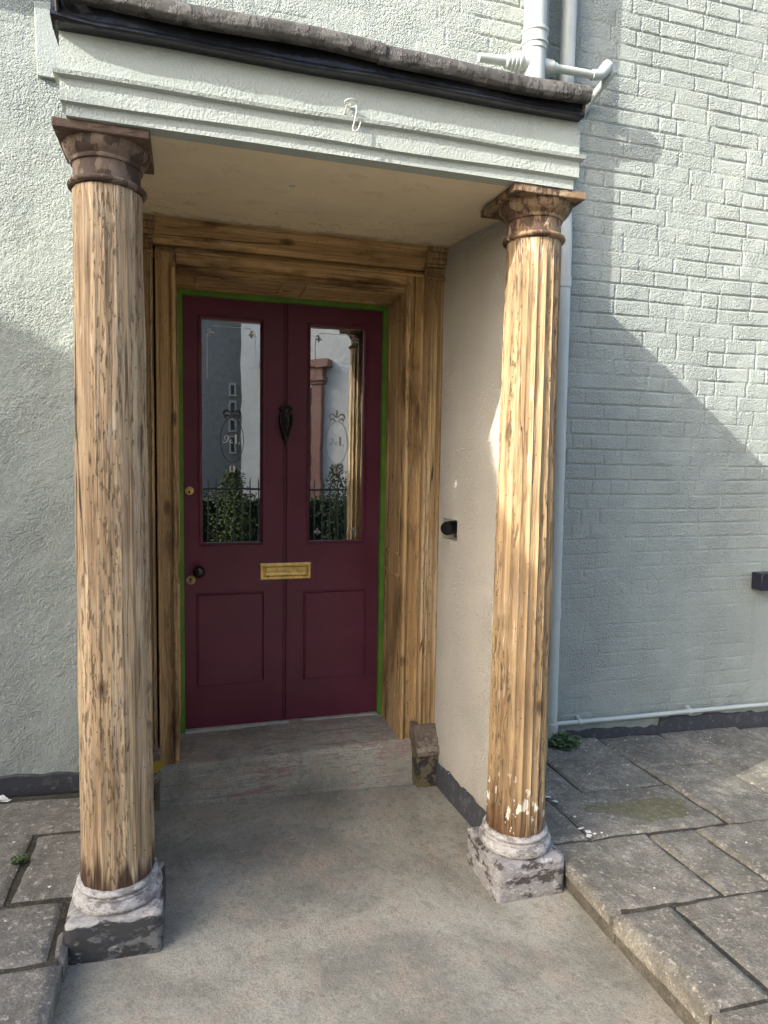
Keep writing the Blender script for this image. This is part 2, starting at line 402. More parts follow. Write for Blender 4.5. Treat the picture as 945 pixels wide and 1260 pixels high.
def m_door():
    k = NM('plum_door_paint'); p = k.obj()
    n = k.noise(p, 4, 4, 0.6); br = k.noise(k.scale(p, (90, 90, 3)), 1, 3, 0.6); f = k.noise(p, 150, 2)
    c = k.mix(k.mr(n, 0.3, 0.7), (0.110, 0.0180, 0.039), (0.138, 0.0240, 0.051))
    sc = k.math('MULTIPLY', k.mr(k.noise(p, 34, 6, 0.78), 0.675, 0.71), 0.5)
    c = k.mix(sc, c, (0.20, 0.09, 0.10))
    return k.out(c, k.mr(n, 0.3, 0.7, 0.34, 0.46), k.bump(k.math('ADD', br, k.math('MULTIPLY', f, 0.3)), 0.25, 0.0012), spec=0.5)
M['door'] = m_door()
M['iron'] = m_plain('black_iron', (0.012, 0.012, 0.012), 0.35, bs=40)
M['knob'] = m_plain('black_knob_gloss', (0.008, 0.008, 0.008), 0.12, bs=20, bd=0.0005)
M['brass'] = m_plain('worn_brass', (0.80, 0.58, 0.22), 0.36, 1.0, var=0.2, vs=25, dirt=(0.20, 0.12, 0.04))
M['brass_dull'] = m_plain('dull_brass', (0.42, 0.31, 0.14), 0.42, 1.0, var=0.25, vs=30)
M['pipe'] = m_plain('painted_pipe', (0.425, 0.465, 0.435), 0.42, var=0.05, bs=25, bd=0.0015)
M['lead'] = m_flaky('weathered_lead', [((0.075, 0.072, 0.066),), ((0.125, 0.12, 0.112), 0.48), ((0.035, 0.033, 0.030), 0.58), ((0.20, 0.195, 0.185), 0.68)], 11, 0.7, (1.0, 1, 0.45), 0.005)
M['pitch'] = m_plain('black_fascia_paint', (0.010, 0.011, 0.014), 0.28, var=0.3, vs=5, bs=14, bd=0.012, bstr=0.6)
M['floor'] = m_concrete('porch_concrete', 0.38)
M['step'] = m_concrete('step_concrete', 0.55, 1.12, 0.8)
M['slab'] = m_stone('flagstone', (0.165, 0.155, 0.128), (0.26, 0.245, 0.20), (0.37, 0.345, 0.285), moss=[(1.80, -0.93, 0.09, 0.045), (2.03, -0.985, 0.20, 0.10), (2.15, -0.94, 0.10, 0.05)])
M['slab_left'] = m_stone('flagstone_worn', (0.16, 0.152, 0.132), (0.23, 0.217, 0.187), (0.30, 0.28, 0.245), lichen=0.65)
M['joint'] = m_stone('joint_soil', (0.045, 0.041, 0.03), (0.07, 0.063, 0.048), (0.12, 0.11, 0.085))
M['riser'] = m_stone('kerb_riser', (0.10, 0.09, 0.068), (0.135, 0.122, 0.094), (0.17, 0.155, 0.12), lichen=0.25)
M['asphalt'] = m_stone('asphalt', (0.04, 0.04, 0.04), (0.05, 0.05, 0.05), (0.062, 0.06, 0.058), lichen=0.2)
BL = (0.045, 0.047, 0.050)
M['plinth_black'] = m_flaky('plinth_black_flaked', [(BL,), ((0.16, 0.16, 0.155), 0.53), ((0.40, 0.39, 0.365), 0.64)], 12, 0.2, (0.7, 1, 1.4), 0.006, pale=(0.120, (0.37, 0.36, 0.34)))
M['plinth_grey'] = m_flaky('plinth_grey_flaked', [((0.085, 0.07, 0.066),), ((0.33, 0.32, 0.31), 0.42), ((0.52, 0.51, 0.49), 0.55), ((0.095, 0.028, 0.026), 0.72)], 17, 0.9, (0.8, 0.8, 1.6), 0.006)
M['plinth_black'].name; M['torus'] = m_flaky('base_worn_white', [((0.22, 0.21, 0.20),), ((0.42, 0.41, 0.39), 0.44), ((0.17, 0.16, 0.15), 0.63)], 16, 1.9, (1, 1, 2), 0.0012)
M['wire'] = m_plain('painted_wire', (0.46, 0.47, 0.43), 0.5)
M['hole'] = m_plain('dark_hole', (0.10, 0.085, 0.07), 0.9, vs=30, var=0.5, bs=60, bd=0.01)
M['fixture'] = m_plain('navy_black_box', (0.014, 0.014, 0.028), 0.38)
M['leaf'] = m_plain('weed_leaf', (0.055, 0.10, 0.030), 0.5, var=0.45, vs=40)
M['flake'] = m_plain('paint_flake', (0.74, 0.73, 0.70), 0.7)
M['dark_room'] = m_plain('dark_hall', (0.05, 0.05, 0.052), 0.8)
M['etch'] = m_plain('etched_glass', (0.88, 0.90, 0.88), 0.35)
M['etch_dark'] = m_plain('etched_clear_line', (0.05, 0.053, 0.055), 0.3)
M['etch_faint'] = m_plain('etched_faint', (0.42, 0.43, 0.42), 0.4)
def m_glass():
    k = NM('door_glass')
    g = k.n('BsdfGlossy'); g.inputs['Roughness'].default_value = 0.012; g.inputs['Color'].default_value = (0.93, 0.96, 0.96, 1)
    g.inputs['Normal'].default_value
    p = k.obj(); wv = k.bump(k.noise(p, 5.0, 2), 0.045, 0.004)
    k.t.links.new(wv, g.inputs['Normal'])
    t = k.n('BsdfTransparent'); t.inputs['Color'].default_value = (0.75, 0.80, 0.80, 1)
    mx = k.n('MixShader'); mx.inputs[0].default_value = 0.52
    k.t.links.new(t.outputs[0], mx.inputs[1]); k.t.links.new(g.outputs[0], mx.inputs[2])
    k.t.links.new(mx.outputs[0], k.o.inputs[0]); k.t.nodes.remove(k.b)
    return k.m
M['glass'] = m_glass()

# ------------------------------------------------------------------ ground
def floor_z(x): return 0.0564 - 0.042 * x
def slabR_z(x, y): return 0.108 - 0.042 * (x - 1.39) - 0.030 * (y + 1.3)
def slabL_z(x, y): return 0.15 - 0.042 * (x + 0.37) - 0.015 * (y + 1.3)

g = MB(); g.add([(-90, -90, -0.16), (90, -90, -0.16), (90, 60, -0.16), (-90, 60, -0.16)], [(0, 1, 2, 3)])
tag(g.build('street', M['asphalt']), 'dark asphalt street in front of the porch', 'street', kind='structure')

# porch floor: one worn concrete apron between the two pavements
xs = np.linspace(-0.46, 1.44, 96); ys = np.r_[np.linspace(-0.33, -0.42, 30), np.linspace(-0.43, -5.2, 220)]
X, Y = np.meshgrid(xs, ys, indexing='ij')
Z = floor_z(X) - 0.022 * np.exp(-((Y + 0.366) / 0.010) ** 2) + (vnoise(X, Y, 0.35, 1) - 0.5) * 0.008 + (vnoise(X, Y, 0.08, 2) - 0.5) * 0.002
big_grid('porch_floor', X, Y, Z, M['floor'])
tag(bpy.data.objects['porch_floor'], 'worn grey brown concrete apron running out of the porch', 'path', kind='structure')

def slab(mb, x0, x1, y0, y1, zf, seed, thick=0.06, gap=0.0042, edge=0.012, tilt=0.004, rough=0.004, res=0.014):
    """one flagstone with worn, rounded, slightly crooked edges"""
    r = random.Random(seed)
    x0 += gap; x1 -= gap; y0 += gap; y1 -= gap
    nx, ny = max(6, int((x1 - x0) / res)), max(6, int((y1 - y0) / res))
    u = np.linspace(0, 1, nx); v = np.linspace(0, 1, ny)
    U, V = np.meshgrid(u, v, indexing='ij')
    X = x0 + (x1 - x0) * U; Y = y0 + (y1 - y0) * V
    d = np.minimum(np.minimum(X - x0, x1 - X), np.minimum(Y - y0, y1 - Y))
    wob = (vnoise(X * 1.0 + seed, Y, 0.07, seed + 3) - 0.5)
    d = np.clip(d + wob * 0.006, 0, None)
    X = X + (vnoise(X, Y, 0.12, seed + 5) - 0.5) * 0.010 * (1 - sstep(0, 0.05, d))
    Y = Y + (vnoise(X, Y, 0.10, seed + 6) - 0.5) * 0.010 * (1 - sstep(0, 0.05, d))
    Z = zf(X, Y) + r.uniform(-tilt, tilt) + r.uniform(-tilt, tilt) * (U - 0.5) * 2 + r.uniform(-tilt, tilt) * (V - 0.5) * 2
    Z = Z + (vnoise(X, Y, 0.16, seed) - 0.5) * rough * 2 + (vnoise(X, Y, 0.035, seed + 1) - 0.5) * rough
    Z = Z - edge * (1 - sstep(0, edge * 1.6, d)) ** 1.5
    n = len(mb.v)
    mb.grid(X, Y, Z)
    # skirt
    rim = [(i, 0) for i in range(nx)] + [(nx - 1, j) for j in range(1, ny)] + [(i, ny - 1) for i in range(nx - 2, -1, -1)] + [(0, j) for j in range(ny - 2, 0, -1)]
    ids = [n + i * ny + j for i, j in rim]
    m = len(mb.v)
    mb.v.extend([(mb.v[i][0], mb.v[i][1], mb.v[i][2] - thick) for i in ids])
    L = len(ids)
    mb.f.extend([(ids[k], m + k, m + (k + 1) % L, ids[(k + 1) % L]) for k in range(L)])

RS = [  # right pavement flags (x0, x1, y0, y1)
    (1.33, 1.815, -0.765, -0.14), (1.815, 2.295, -0.765, -0.14), (2.295, 2.735, -0.58, -0.14), (2.295, 2.735, -1.165, -0.58),
    (2.735, 3.32, -0.79, -0.14), (2.735, 3.32, -1.19, -0.79), (1.37, 1.595, -1.155, -0.765), (1.595, 2.295, -1.155, -0.765),
    (1.375, 1.855, -1.60, -1.155), (1.855, 2.095, -1.60, -1.165), (2.095, 2.75, -1.60, -1.17), (2.75, 3.3, -1.60, -1.19),
    (1.385, 1.617, -2.045, -1.60), (1.617, 2.30, -2.045, -1.60), (2.30, 2.95, -2.045, -1.60), (1.385, 1.95, -2.55, -2.045), (1.95, 2.6, -2.55, -2.045)]
x = 3.32
for k, w in enumerate((0.62, 0.55, 0.7)):
    for j, (a, b) in enumerate(((-0.75, -0.14), (-1.18, -0.75), (-1.6, -1.18), (-2.05, -1.6), (-2.55, -2.05))):
        RS.append((x + 0.03 * j, x + w + 0.03 * j, a, b))
    x += w
for j in range(4):
    y1 = -2.55 - 0.5 * j
    xx = 1.385
    while xx < 4.4:
        w = random.uniform(0.45, 0.75); RS.append((xx, xx + w, y1 - 0.5, y1)); xx += w
mb = MB()
for k, (a, b, c, d) in enumerate(RS):
    th, ed = 0.05, 0.012
    if (a, c) == (1.375, -1.60): th = 0.03
    if (a, c) == (1.385, -2.045): th, ed = 0.055, 0.017
    elif a == 1.385: th = 0.055
    slab(mb, a, b, c, d, slabR_z, 100 + k, th, edge=ed, res=0.014 if b < 3.4 and c > -2.1 else 0.04)
pv = mb.build('pavement_right', M['slab'], angle=60, fix=False)
tag(pv, 'flagstone pavement right of the porch, laid higher than the concrete', 'pavement', kind='structure')
jb = MB()
def bed(x0, x1, y0, y1, zf, drop):
    t = [(x0, y0), (x1, y0), (x1, y1), (x0, y1)]
    jb.add([(a, b, zf(a, b) - drop) for a, b in t] + [(a, b, -0.2) for a, b in t], [(0, 1, 2, 3), (0, 4, 5, 1), (1, 5, 6, 2), (2, 6, 7, 3), (3, 7, 4, 0)])
bed(1.425, 5.2, -4.5, -0.11, slabR_z, 0.013)
o = jb.build('pavement_bed', M['joint'], pv, smooth=False)
rb = MB()
rb.box(1.392, 1.42, -1.60, -1.145, -0.05, 0.075)
rb.box(1.3965, 1.43, -4.5, -1.601, -0.05, 0.082)
rb.build('kerb_riser', M['riser'], pv, bevel=0.004)

LS = [(-1.05, -0.27, -0.637, -0.32), (-0.60, -0.29, -1.09, -0.637), (-1.12, -0.60, -1.09, -0.637), (-0.95, -0.412, -1.39, -1.09), (-0.415, -0.365, -1.39, -1.245),
      (-0.93, -0.368, -1.83, -1.39), (-0.97, -0.368, -2.3, -1.83), (-1.6, -0.95, -1.4, -1.09), (-1.6, -0.93, -1.83, -1.39), (-1.65, -0.97, -2.3, -1.83), (-1.8, -1.12, -1.09, -0.637), (-1.9, -1.05, -0.637, -0.32)]
for j in range(4):
    y1 = -2.3 - 0.55 * j; xx = -0.368
    while xx > -3:
        w = random.uniform(0.5, 0.75); LS.append((xx - w, xx, y1 - 0.55, y1)); xx -= w
for j, (a, b) in enumerate(((-0.64, -0.32), (-1.09, -0.64), (-1.4, -1.09), (-1.83, -1.4), (-2.3, -1.83))):
    xx = (-1.9, -1.8, -1.6, -1.6, -1.65)[j]
    while xx > -3:
        w = random.uniform(0.5, 0.75); LS.append((xx - w, xx, a, b)); xx -= w
mb = MB()
for k, (a, b, c, d) in enumerate(LS):
    slab(mb, a, b, c, d, slabL_z, 300 + k, 0.08 if b > -0.38 else 0.05, edge=0.02 if b > -0.38 else 0.012, res=0.014 if a > -1.2 and c > -1.9 else 0.04)
pv = mb.build('pavement_left', M['slab_left'], angle=60, fix=False)
tag(pv, 'uneven flagstone pavement left of the porch', 'pavement', kind='structure')
jb = MB(); bed(-3.2, -0.385, -4.5, -0.29, slabL_z, 0.013)
jb.add([(-0.385, -1.24, 0.11), (-0.24, -1.03, 0.11), (-0.24, -0.30, 0.14), (-0.385, -0.30, 0.14), (-0.385, -1.24, -.1), (-0.24, -1.03, -.1), (-0.24, -0.30, -.1), (-0.385, -0.30, -.1)], [(0, 1, 2, 3), (0, 4, 5, 1), (1, 5, 6, 2)])
jb.build('pavement_bed', M['joint'], pv, smooth=False)

# door step: cast concrete, rounded nose, rough
prof = []
for t in np.linspace(0, 1, 14): prof.append((0.06 - 0.36 * t, 0.232 - 0.012 * t))
for t in np.linspace(0.1, 1, 8): prof.append((-0.30 - 0.030 * math.sin(t * 1.57), 0.22 - 0.032 * (1 - math.cos(t * 1.57))))
for t in np.linspace(0.12, 1, 10): prof.append((-0.33 - 0.022 * t, 0.188 - 0.20 * t))
prof = np.array(prof)
us = np.linspace(-0.145, 1.095, 110)
X = np.repeat(us[:, None], len(prof), 1); Y = np.repeat(prof[None, :, 0], len(us), 0).copy(); Z = np.repeat(prof[None, :, 1], len(us), 0).copy()
S = np.repeat(np.cumsum(np.r_[0, np.hypot(*np.diff(prof, axis=0).T)])[None, :], len(us), 0)
nz = (vnoise(X, S, 0.06, 21) - 0.5) * 0.013 + (vnoise(X, S, 0.2, 23) - 0.5) * 0.010 + (vnoise(X, S, 0.02, 22) - 0.5) * 0.004
Z += nz; Y -= nz * 0.6
big_grid('doorstep', X, Y, Z, M['step'])
tag(bpy.data.objects['doorstep'], 'rough concrete doorstep with flaking red paint below the plum door', 'step', kind='structure')

# ------------------------------------------------------------------ house walls
house = empty('house', (0, 0.1, 0))
tag(house, 'pale sage painted roughcast and brick house behind the porch', 'house')
def hp(o): o.location = (0, -0.1, 0); return o   # parts keep world coordinates under the house empty

def brick_height(X, Z, course, z_off, seed):
    """0 in a joint, 1 on a brick face; irregular bond"""
    r = random.Random(seed)
    wav = (vnoise(X, Z, 0.5, seed) - 0.5) * 0.012
    zz = (Z + wav - z_off) / course
    row = np.floor(zz).astype(int); fz = (zz - row) * course
    dz = np.minimum(fz, course - fz)
    D = np.zeros_like(X)
    xmin, xmax = X.min() - 0.3, X.max() + 0.3
    for k in range(row.min(), row.max() + 1):
        m = row == k
        if not m.any(): continue
        e = [xmin + r.uniform(0, 0.25)]
        while e[-1] < xmax: e.append(e[-1] + r.choice((0.235, 0.24, 0.228, 0.118, 0.122, 0.16 if r.random() < .4 else 0.235)))
        e = np.array(e)
        xx = X[m] + (vnoise(X, Z, 0.05, seed + 9)[m] - 0.5) * 0.008
        i = np.clip(np.searchsorted(e, xx), 1, len(e) - 1)
        D[m] = np.minimum(xx - e[i - 1], e[i] - xx)
    return dz, D

def wall_sheet(name, x0, x1, z0, z1, y, res, seed, jdepth, maskf, lump, mat, hole=None):
    xs = np.arange(x0, x1 + res * .5, res); zs = np.arange(z0, z1 + res * .5, res)
    xs[-1] = x1
    X, Z = np.meshgrid(xs, zs, indexing='ij')
    dz, dx = brick_height(X, Z, 0.0855, 0.012, seed)
    w = 0.0065 + 0.005 * vnoise(X, Z, 0.09, seed + 2)
    hz = 1 - sstep(0.1, 1.0, dz / w); hx = 1 - sstep(0.1, 1.0, dx / w)
    mk = maskf(X, Z)
    patch = sstep(0.30, 0.60, vnoise(X, Z, 0.22, seed + 4)); p2 = sstep(0.12, 0.45, vnoise(X, Z, 0.13, seed + 5))
    J = np.maximum(hz * (0.35 + 0.65 * patch), hx * p2 * 0.9) * mk
    H = -J * jdepth
    H += (vnoise(X, Z, 0.09, seed + 6) - 0.5) * 0.004 + (vnoise(X, Z, 0.4, seed + 7) - 0.5) * 0.008
    l1 = vnoise(X, Z, 0.0125, seed + 8); l2 = vnoise(X, Z, 0.021, seed + 9)
    H += lump * ((l1 - 0.5) + 0.6 * (l2 - 0.5)) * (0.6 + 0.6 * vnoise(X, Z, 0.5, seed + 10))
    keep = None
    if hole:
        xm = (X[:-1, :-1] + X[1:, 1:]) / 2; zm = (Z[:-1, :-1] + Z[1:, 1:]) / 2
        keep = ~((xm > hole[0]) & (xm < hole[1]) & (zm < hole[2]))
    return big_grid(name, X, y - H, Z, mat, house, keep)

maskL = lambda X, Z: np.clip(0.10 + 0.9 * sstep(0.9, 1.5, X) + 0.35 * sstep(3.1, 3.5, Z) * (vnoise(X, Z, 0.5, 77) > 0.45), 0, 1)
maskR = lambda X, Z: np.clip(sstep(0.7, 2.2, Z) * (0.75 + 0.35 * vnoise(X, Z, 0.6, 78)) + 0.40, 0, 1)
hp(wall_sheet('rendered_wall', -1.20, -0.15, 0.06, 4.3, YL, 0.0045, 31, 0.005, maskL, 0.0022, M['render']))
hp(wall_sheet('rendered_wall', -0.15, XC, 2.95, 4.3, YL, 0.0045, 32, 0.006, maskL, 0.0022, M['render']))
hp(wall_sheet('brick_wall', XC, 4.0, -0.14, 4.5, YR, 0.0045, 51, 0.0075, maskR, 0.0014, M['brick']))
w = MB()   # the rest of the house body, plain
w.box(-6.0, -1.202, YL, 0.5, -0.2, 6.2)
w.box(-1.202, XC, YL + 0.004, 0.5, 4.302, 6.2)
w.box(4.002, 8.0, YR, 0.5, -0.2, 6.2)
w.box(XC, 4.002, YR + 0.004, 0.5, 4.502, 6.2)
w.box(-0.148, 1.12, YL + 0.006, 0.12, 2.62, 2.96); w.box(1.12, XC - 0.052, YL + 0.006, 0.5, -0.1, 2.96)
w.box(XC - 0.05, XC - 0.0005, YL + 0.01, YR + 0.05, -0.1, 4.4)      # return at the corner
w.box(-6.0, 8.0, 3.9, 4.0, -0.2, 6.2)
w.box(-6.0, -5.9, 0.5, 3.9, -0.2, 6.2); w.box(7.9, 8.0, 0.5, 3.9, -0.2, 6.2)
hp(w.build('outer_wall', M['brick'], house, smooth=False))
r = MB()
r.prism_x([(-0.55, 6.1), (-0.55, 6.2), (1.8, 7.9), (4.3, 6.2), (4.3, 6.1)], -6.2, 8.2)
hp(r.build('roof', m_plain('slate_roof', (0.07, 0.075, 0.085), 0.6), house, smooth=False))
# hall behind the glazed door
h = MB()
h.box(-0.6, 1.6, 2.2, 2.3, 0.0, 2.9); h.box(-0.7, -0.6, 0.12, 2.3, 0, 2.9); h.box(1.6, 1.7, 0.12, 2.3, 0, 2.9)
h.box(-0.7, 1.7, 0.12, 2.3, 2.9, 3.0); h.box(-0.7, 1.7, 0.12, 2.3, 0.1, 0.2)
h.box(-0.7, -0.07, 0.10, 0.14, 0, 2.9); h.box(1.045, 1.7, 0.10, 0.14, 0, 2.9); h.box(-0.07, 1.045, 0.10, 0.14, 2.48, 2.9)
hp(h.build('hall', M['dark_room'], house, smooth=False))
# black base bands with a ragged upper edge
def band(x0, x1, y, zb, zt, name='base_band'):
    n = int((x1 - x0) / 0.012); us = np.linspace(x0, x1, n)
    top = np.array([zt(u) for u in us]) + (vnoise(us, us * 0, 0.05, 5) - 0.5) * 0.02
    bot = np.array([zb(u) for u in us])
    m = MB(); T = 0.014
    vs = []
    for u, b, t in zip(us, bot, top):
        vs += [(u, y - T, b), (u, y - T, t - 0.006), (u, y - 0.004, t), (u, y + 0.02, t)]
    fs = []
    for i in range(n - 1):
        for k in range(3):
            a = i * 4 + k; fs.append((a, a + 4, a + 5, a + 1))
    m.add(vs, fs)
    return hp(m.build(name, M['band'], house, fix=False))
band(-1.2, -0.22, YL, lambda u: slabL_z(u, YL) - 0.04, lambda u: slabL_z(u, YL) + 0.052)
band(1.85, 4.0, YR, lambda u: slabR_z(u, YR) - 0.05, lambda u: slabR_z(u, YR) + 0.040 + (0.05 if u > 2.75 else 0))
# painted flashing strip standing off the wall beside the porch roof
f = MB(); f.prism_y([(-0.607, 3.53), (-0.601, 3.235), (-0.41, 3.230), (-0.41, 3.55)], YL - 0.016, YL + 0.01)
hp(f.build('flashing_patch', M['frieze'], house, bevel=0.004))
# window sill above (its shadow falls across the top of the left wall)
f = MB(); f.box(-2.2, -0.35, YL - 0.16, YL + 0.05, 3.755, 3.89)
sill = hp(f.build('window_sill', M['frieze'], house, bevel=0.01))
f = MB(); f.box(-2.05, -0.5, YL - 0.012, YL + 0.02, 3.895, 5.4); win = hp(f.build('window', M['pipe'], house, bevel=0.004))
f = MB()
for a, b in ((-1.97, -1.31), (-1.25, -0.58)):
    for c, d in ((3.96, 4.60), (4.66, 5.32)): f.box(a, b, YL - 0.016, YL - 0.0125, c, d)
f.build('pane', M['dark_room'], win, smooth=False)

# ------------------------------------------------------------------ porch
porch = empty('porch', (0.48, -0.8, 0))
tag(porch, 'sage painted porch canopy with stepped frieze and lead roof', 'porch')
def pp(o): o.location = (-0.48, 0.8, 0); return o
YF = -1.321; FX0, FX1 = -0.326, 1.298
FB = 2.60
# frieze: profile of protrusion against height, mitred round three sides
fz = [(0.0, 2.600), (0.0, 2.631), (0.013, 2.636), (0.013, 2.692), (0.027, 2.697), (0.030, 2.707), (0.012, 2.716), (0.012, 2.835), (0.0, 2.835)]
nX = 240
m = MB()
def frieze_ring(p, z):
    pts = [(FX0 - p, YL + 0.02), (FX0 - p, YF - p)] + [(FX0 - p + (FX1 - FX0 + 2 * p) * t, YF - p) for t in np.linspace(0, 1, nX)[1:-1]] + [(FX1 + p, YF - p), (FX1 + p, YL + 0.02)]
    return [(x_, y_, z + (0.0025 * math.sin(x_ * 7 + z * 50) if 0.004 < p else 0)) for x_, y_ in pts]
rings = [frieze_ring(p - 0.0, z) for p, z in fz]
L = len(rings[0])
vs = [q for rg in rings for q in rg]
fs = [(k * L + i, k * L + i + 1, (k + 1) * L + i + 1, (k + 1) * L + i) for k in range(len(rings) - 1) for i in range(L - 1)]
m.add(vs, fs)
# underside lip and back of the beam
m.add([(FX0, YF, FB), (FX1, YF, FB), (FX1, YF + 0.05, FB - 0.001), (FX0, YF + 0.05, FB - 0.001)], [(0, 1, 2, 3)])
pp(m.build('frieze', M['frieze'], porch, angle=25, fix=False))
m = MB(); N = 60
xs = np.linspace(FX0 + 0.01, FX1 - 0.01, N); ys = np.linspace(YF + 0.045, -0.355, 40)
X, Y = np.meshgrid(xs, ys, indexing='ij')
Z = FB + 0.062 * sstep(YF, -0.36, Y) + (vnoise(X, Y, 0.25, 8) - 0.5) * 0.006
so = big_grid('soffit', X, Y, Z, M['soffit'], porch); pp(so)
m = MB(); m.box(FX0 + 0.012, FX1 - 0.012, YF + 0.02, YL, 2.70, 2.80); pp(m.build('roof_deck', M['soffit'], porch, smooth=False))
m = MB(); m.lathe([(0.012, 0), (0.012, 0.004), (0.006, 0.008), (0.0, 0.010)], 16, (0.36, -1.0, FB + 0.018), caps=False)
for v_ in range(len(m.v)):
    a = m.v[v_]; m.v[v_] = (a[0], a[1], 2 * (FB + 0.018) - a[2])
pp(m.build('hook_boss', M['wire'], porch))
# black fascia: board with a drip lip
m = MB(); xs = np.linspace(-0.352, 1.300, 200)
fp = [(YL, 2.844), (YF - 0.020, 2.819), (YF - 0.050, 2.818), (YF - 0.056, 2.824), (YF - 0.054, 2.833), (YF - 0.044, 2.841), (YF - 0.046, 2.894), (YF - 0.03, 2.928), (YL, 3.0)]
vs = []; n = len(fp)
for i, xx in enumerate(xs):
    for j, (a, b) in enumerate(fp):
        wb = 0.002 * math.sin(xx * 6.0) + 0.0012 * math.sin(xx * 17 + 1)
        vs.append((xx, a + (wb if 0 < j < 7 else 0), b + (0.0015 * math.sin(xx * 9 + 2) if 0 < j < 7 else 0) + (0.012 * max(0, (-0.24 - xx) / 0.11) if 1 < j < 7 else 0)))
fs = [(i * n + j, i * n + (j + 1), (i + 1) * n + j + 1, (i + 1) * n + j) for i in range(len(xs) - 1) for j in range(n - 1)]
fs += [tuple(range(n)), tuple(range((len(xs) - 1) * n, len(xs) * n))[::-1]]
m.add(vs, fs)
roof = pp(m.build('fascia_board', M['pitch'], porch, angle=50))
# lead covering dressed over the front edge
def lead(x0, x1, bulge, seed, name):
    xs = np.linspace(x0, x1, int((x1 - x0) / 0.008)); 
    pr = [(YF - 0.050, 2.860), (YF - 0.072, 2.860), (YF - 0.081, 2.870), (YF - 0.083, 2.886), (YF - 0.078, 2.903), (YF - 0.064, 2.916), (YF - 0.043, 2.925), (YF + 0.02, 2.940), (YF + 0.2, 2.985), (YF + 0.5, 3.06), (YL, 3.20)]
    # refine
    P = []
    for (a, b), (c, d) in zip(pr[:-1], pr[1:]):
        for t in (0, 1 / 3, 2 / 3): P.append((a + (c - a) * t, b + (d - b) * t))
    P.append(pr[-1]); P = np.array(P)
    X = np.repeat(xs[:, None], len(P), 1); Y = np.repeat(P[None, :, 0], len(xs), 0); Z = np.repeat(P[None, :, 1], len(xs), 0)
    S = np.repeat(np.linspace(0, 0.6, len(P))[None, :], len(xs), 0)
    wv = (vnoise(X, S, 0.22, seed) - 0.5) * 0.011 + (vnoise(X, S, 0.06, seed + 1) - 0.5) * 0.004 + (vnoise(X, S, 0.02, seed + 2) - 0.5) * 0.002
    Y = Y + wv - bulge - 0.012 * np.exp(-((X - x0) / 0.1) ** 2) * 0
    Z = Z + wv * 0.5 + bulge * 0.7 + (vnoise(X, S * 0, 0.35, seed + 3) - 0.5) * 0.012
    return pp(big_grid(name, X, Y, Z, M['lead'], porch))
lead(-0.335, 0.585, 0.008, 61, 'lead_sheet')
lead(0.565, 1.306, 0.0, 71, 'lead_sheet')
# closed ends of the roof
for xx, s in ((-0.334, -1), (1.300, 1)):
    m = MB(); pts = [(YL, 2.83), (YF - 0.045, 2.82), (YF - 0.060, 2.865), (YF - 0.074, 2.886), (YF - 0.055, 2.908), (YF + 0.02, 2.926), (YF + 0.5, 3.04), (YL, 3.18)]
    m.prism_x(pts, xx - 0.006, xx + 0.003); pp(m.build('roof_end', M['lead'], porch, bevel=0.004))
# cheek walls (inner face slightly splayed), black skirting, square hole with a stub of pipe
def cheek(side):
    f = (lambda x_, y_: x_ + (-(y_ + 0.43) * 0.058 if side > 0 else (y_ + 0.43) * 0.058))
    xi = 1.200 if side > 0 else -0.205
    xo = xi + 0.10 * side
    m = MB()
    def bx(y0, y1, z0, z1, d=0.0, e=0.0):
        n = len(m.v); m.box(min(xi + d, xo), max(xi + d, xo), y0, y1, z0, z1)
        for i in range(n, len(m.v)):
            a = m.v[i]; m.v[i] = (f(a[0], a[1]), a[1], a[2])
    if side > 0:
        bx(-1.06, -0.565, 0, 2.69); bx(-0.565, -0.40, 0, 1.268); bx(-0.565, -0.40, 1.368, 2.69); bx(-0.40, YL, 0, 2.69)
    else:
        bx(-1.06, YL, 0, 2.69)
    o = pp(m.build('cheek_wall', M['cheek'], porch, smooth=False))
    if side > 0:
        m = MB(); m.add([(f(1.262, -0.5645), -0.5645, 1.2685), (f(1.262, -0.4005), -0.4005, 1.2685), (f(1.262, -0.4005), -0.4005, 1.3675), (f(1.262, -0.5645), -0.5645, 1.3675)], [(0, 1, 2, 3)])
        m.build('recess', M['hole'], o, smooth=False)
    m = MB(); n0 = 24
    ys = np.linspace(-1.075, -0.36, n0)
    vs = []
    for y_ in ys:
        t = 0.135 + 0.006 * math.sin(y_ * 31) + 0.004 * math.sin(y_ * 77)
        fx = f(xi, y_)
        vs += [(fx - 0.010 * side, y_, -0.02), (fx - 0.010 * side, y_, t - 0.006), (fx - 0.001 * side, y_, t)]
    m.add(vs, [(i * 3 + k, i * 3 + k + 1, i * 3 + k + 4, i * 3 + k + 3) for i in range(n0 - 1) for k in range(2)])
    sk = m.build('skirting', M['band'], o)
    return o
ck = cheek(1); cheek(-1)
m = MB(); dr = Vector((-0.72, -0.69, 0.02)).normalized(); q0 = Vector((1.235, -0.440, 1.322))
m.tube([q0, q0 + dr * 0.066, q0 + dr * 0.071, q0 + dr * 0.072, q0 + dr * 0.069, q0 + dr * 0.068], [0.033, 0.033, 0.031, 0.027, 0.022, 0.004], 28)
st = m.build('pipe_stub', M['knob'])
tag(st, 'round black stub of pipe in a square hole of the cream side wall', 'pipe stub')

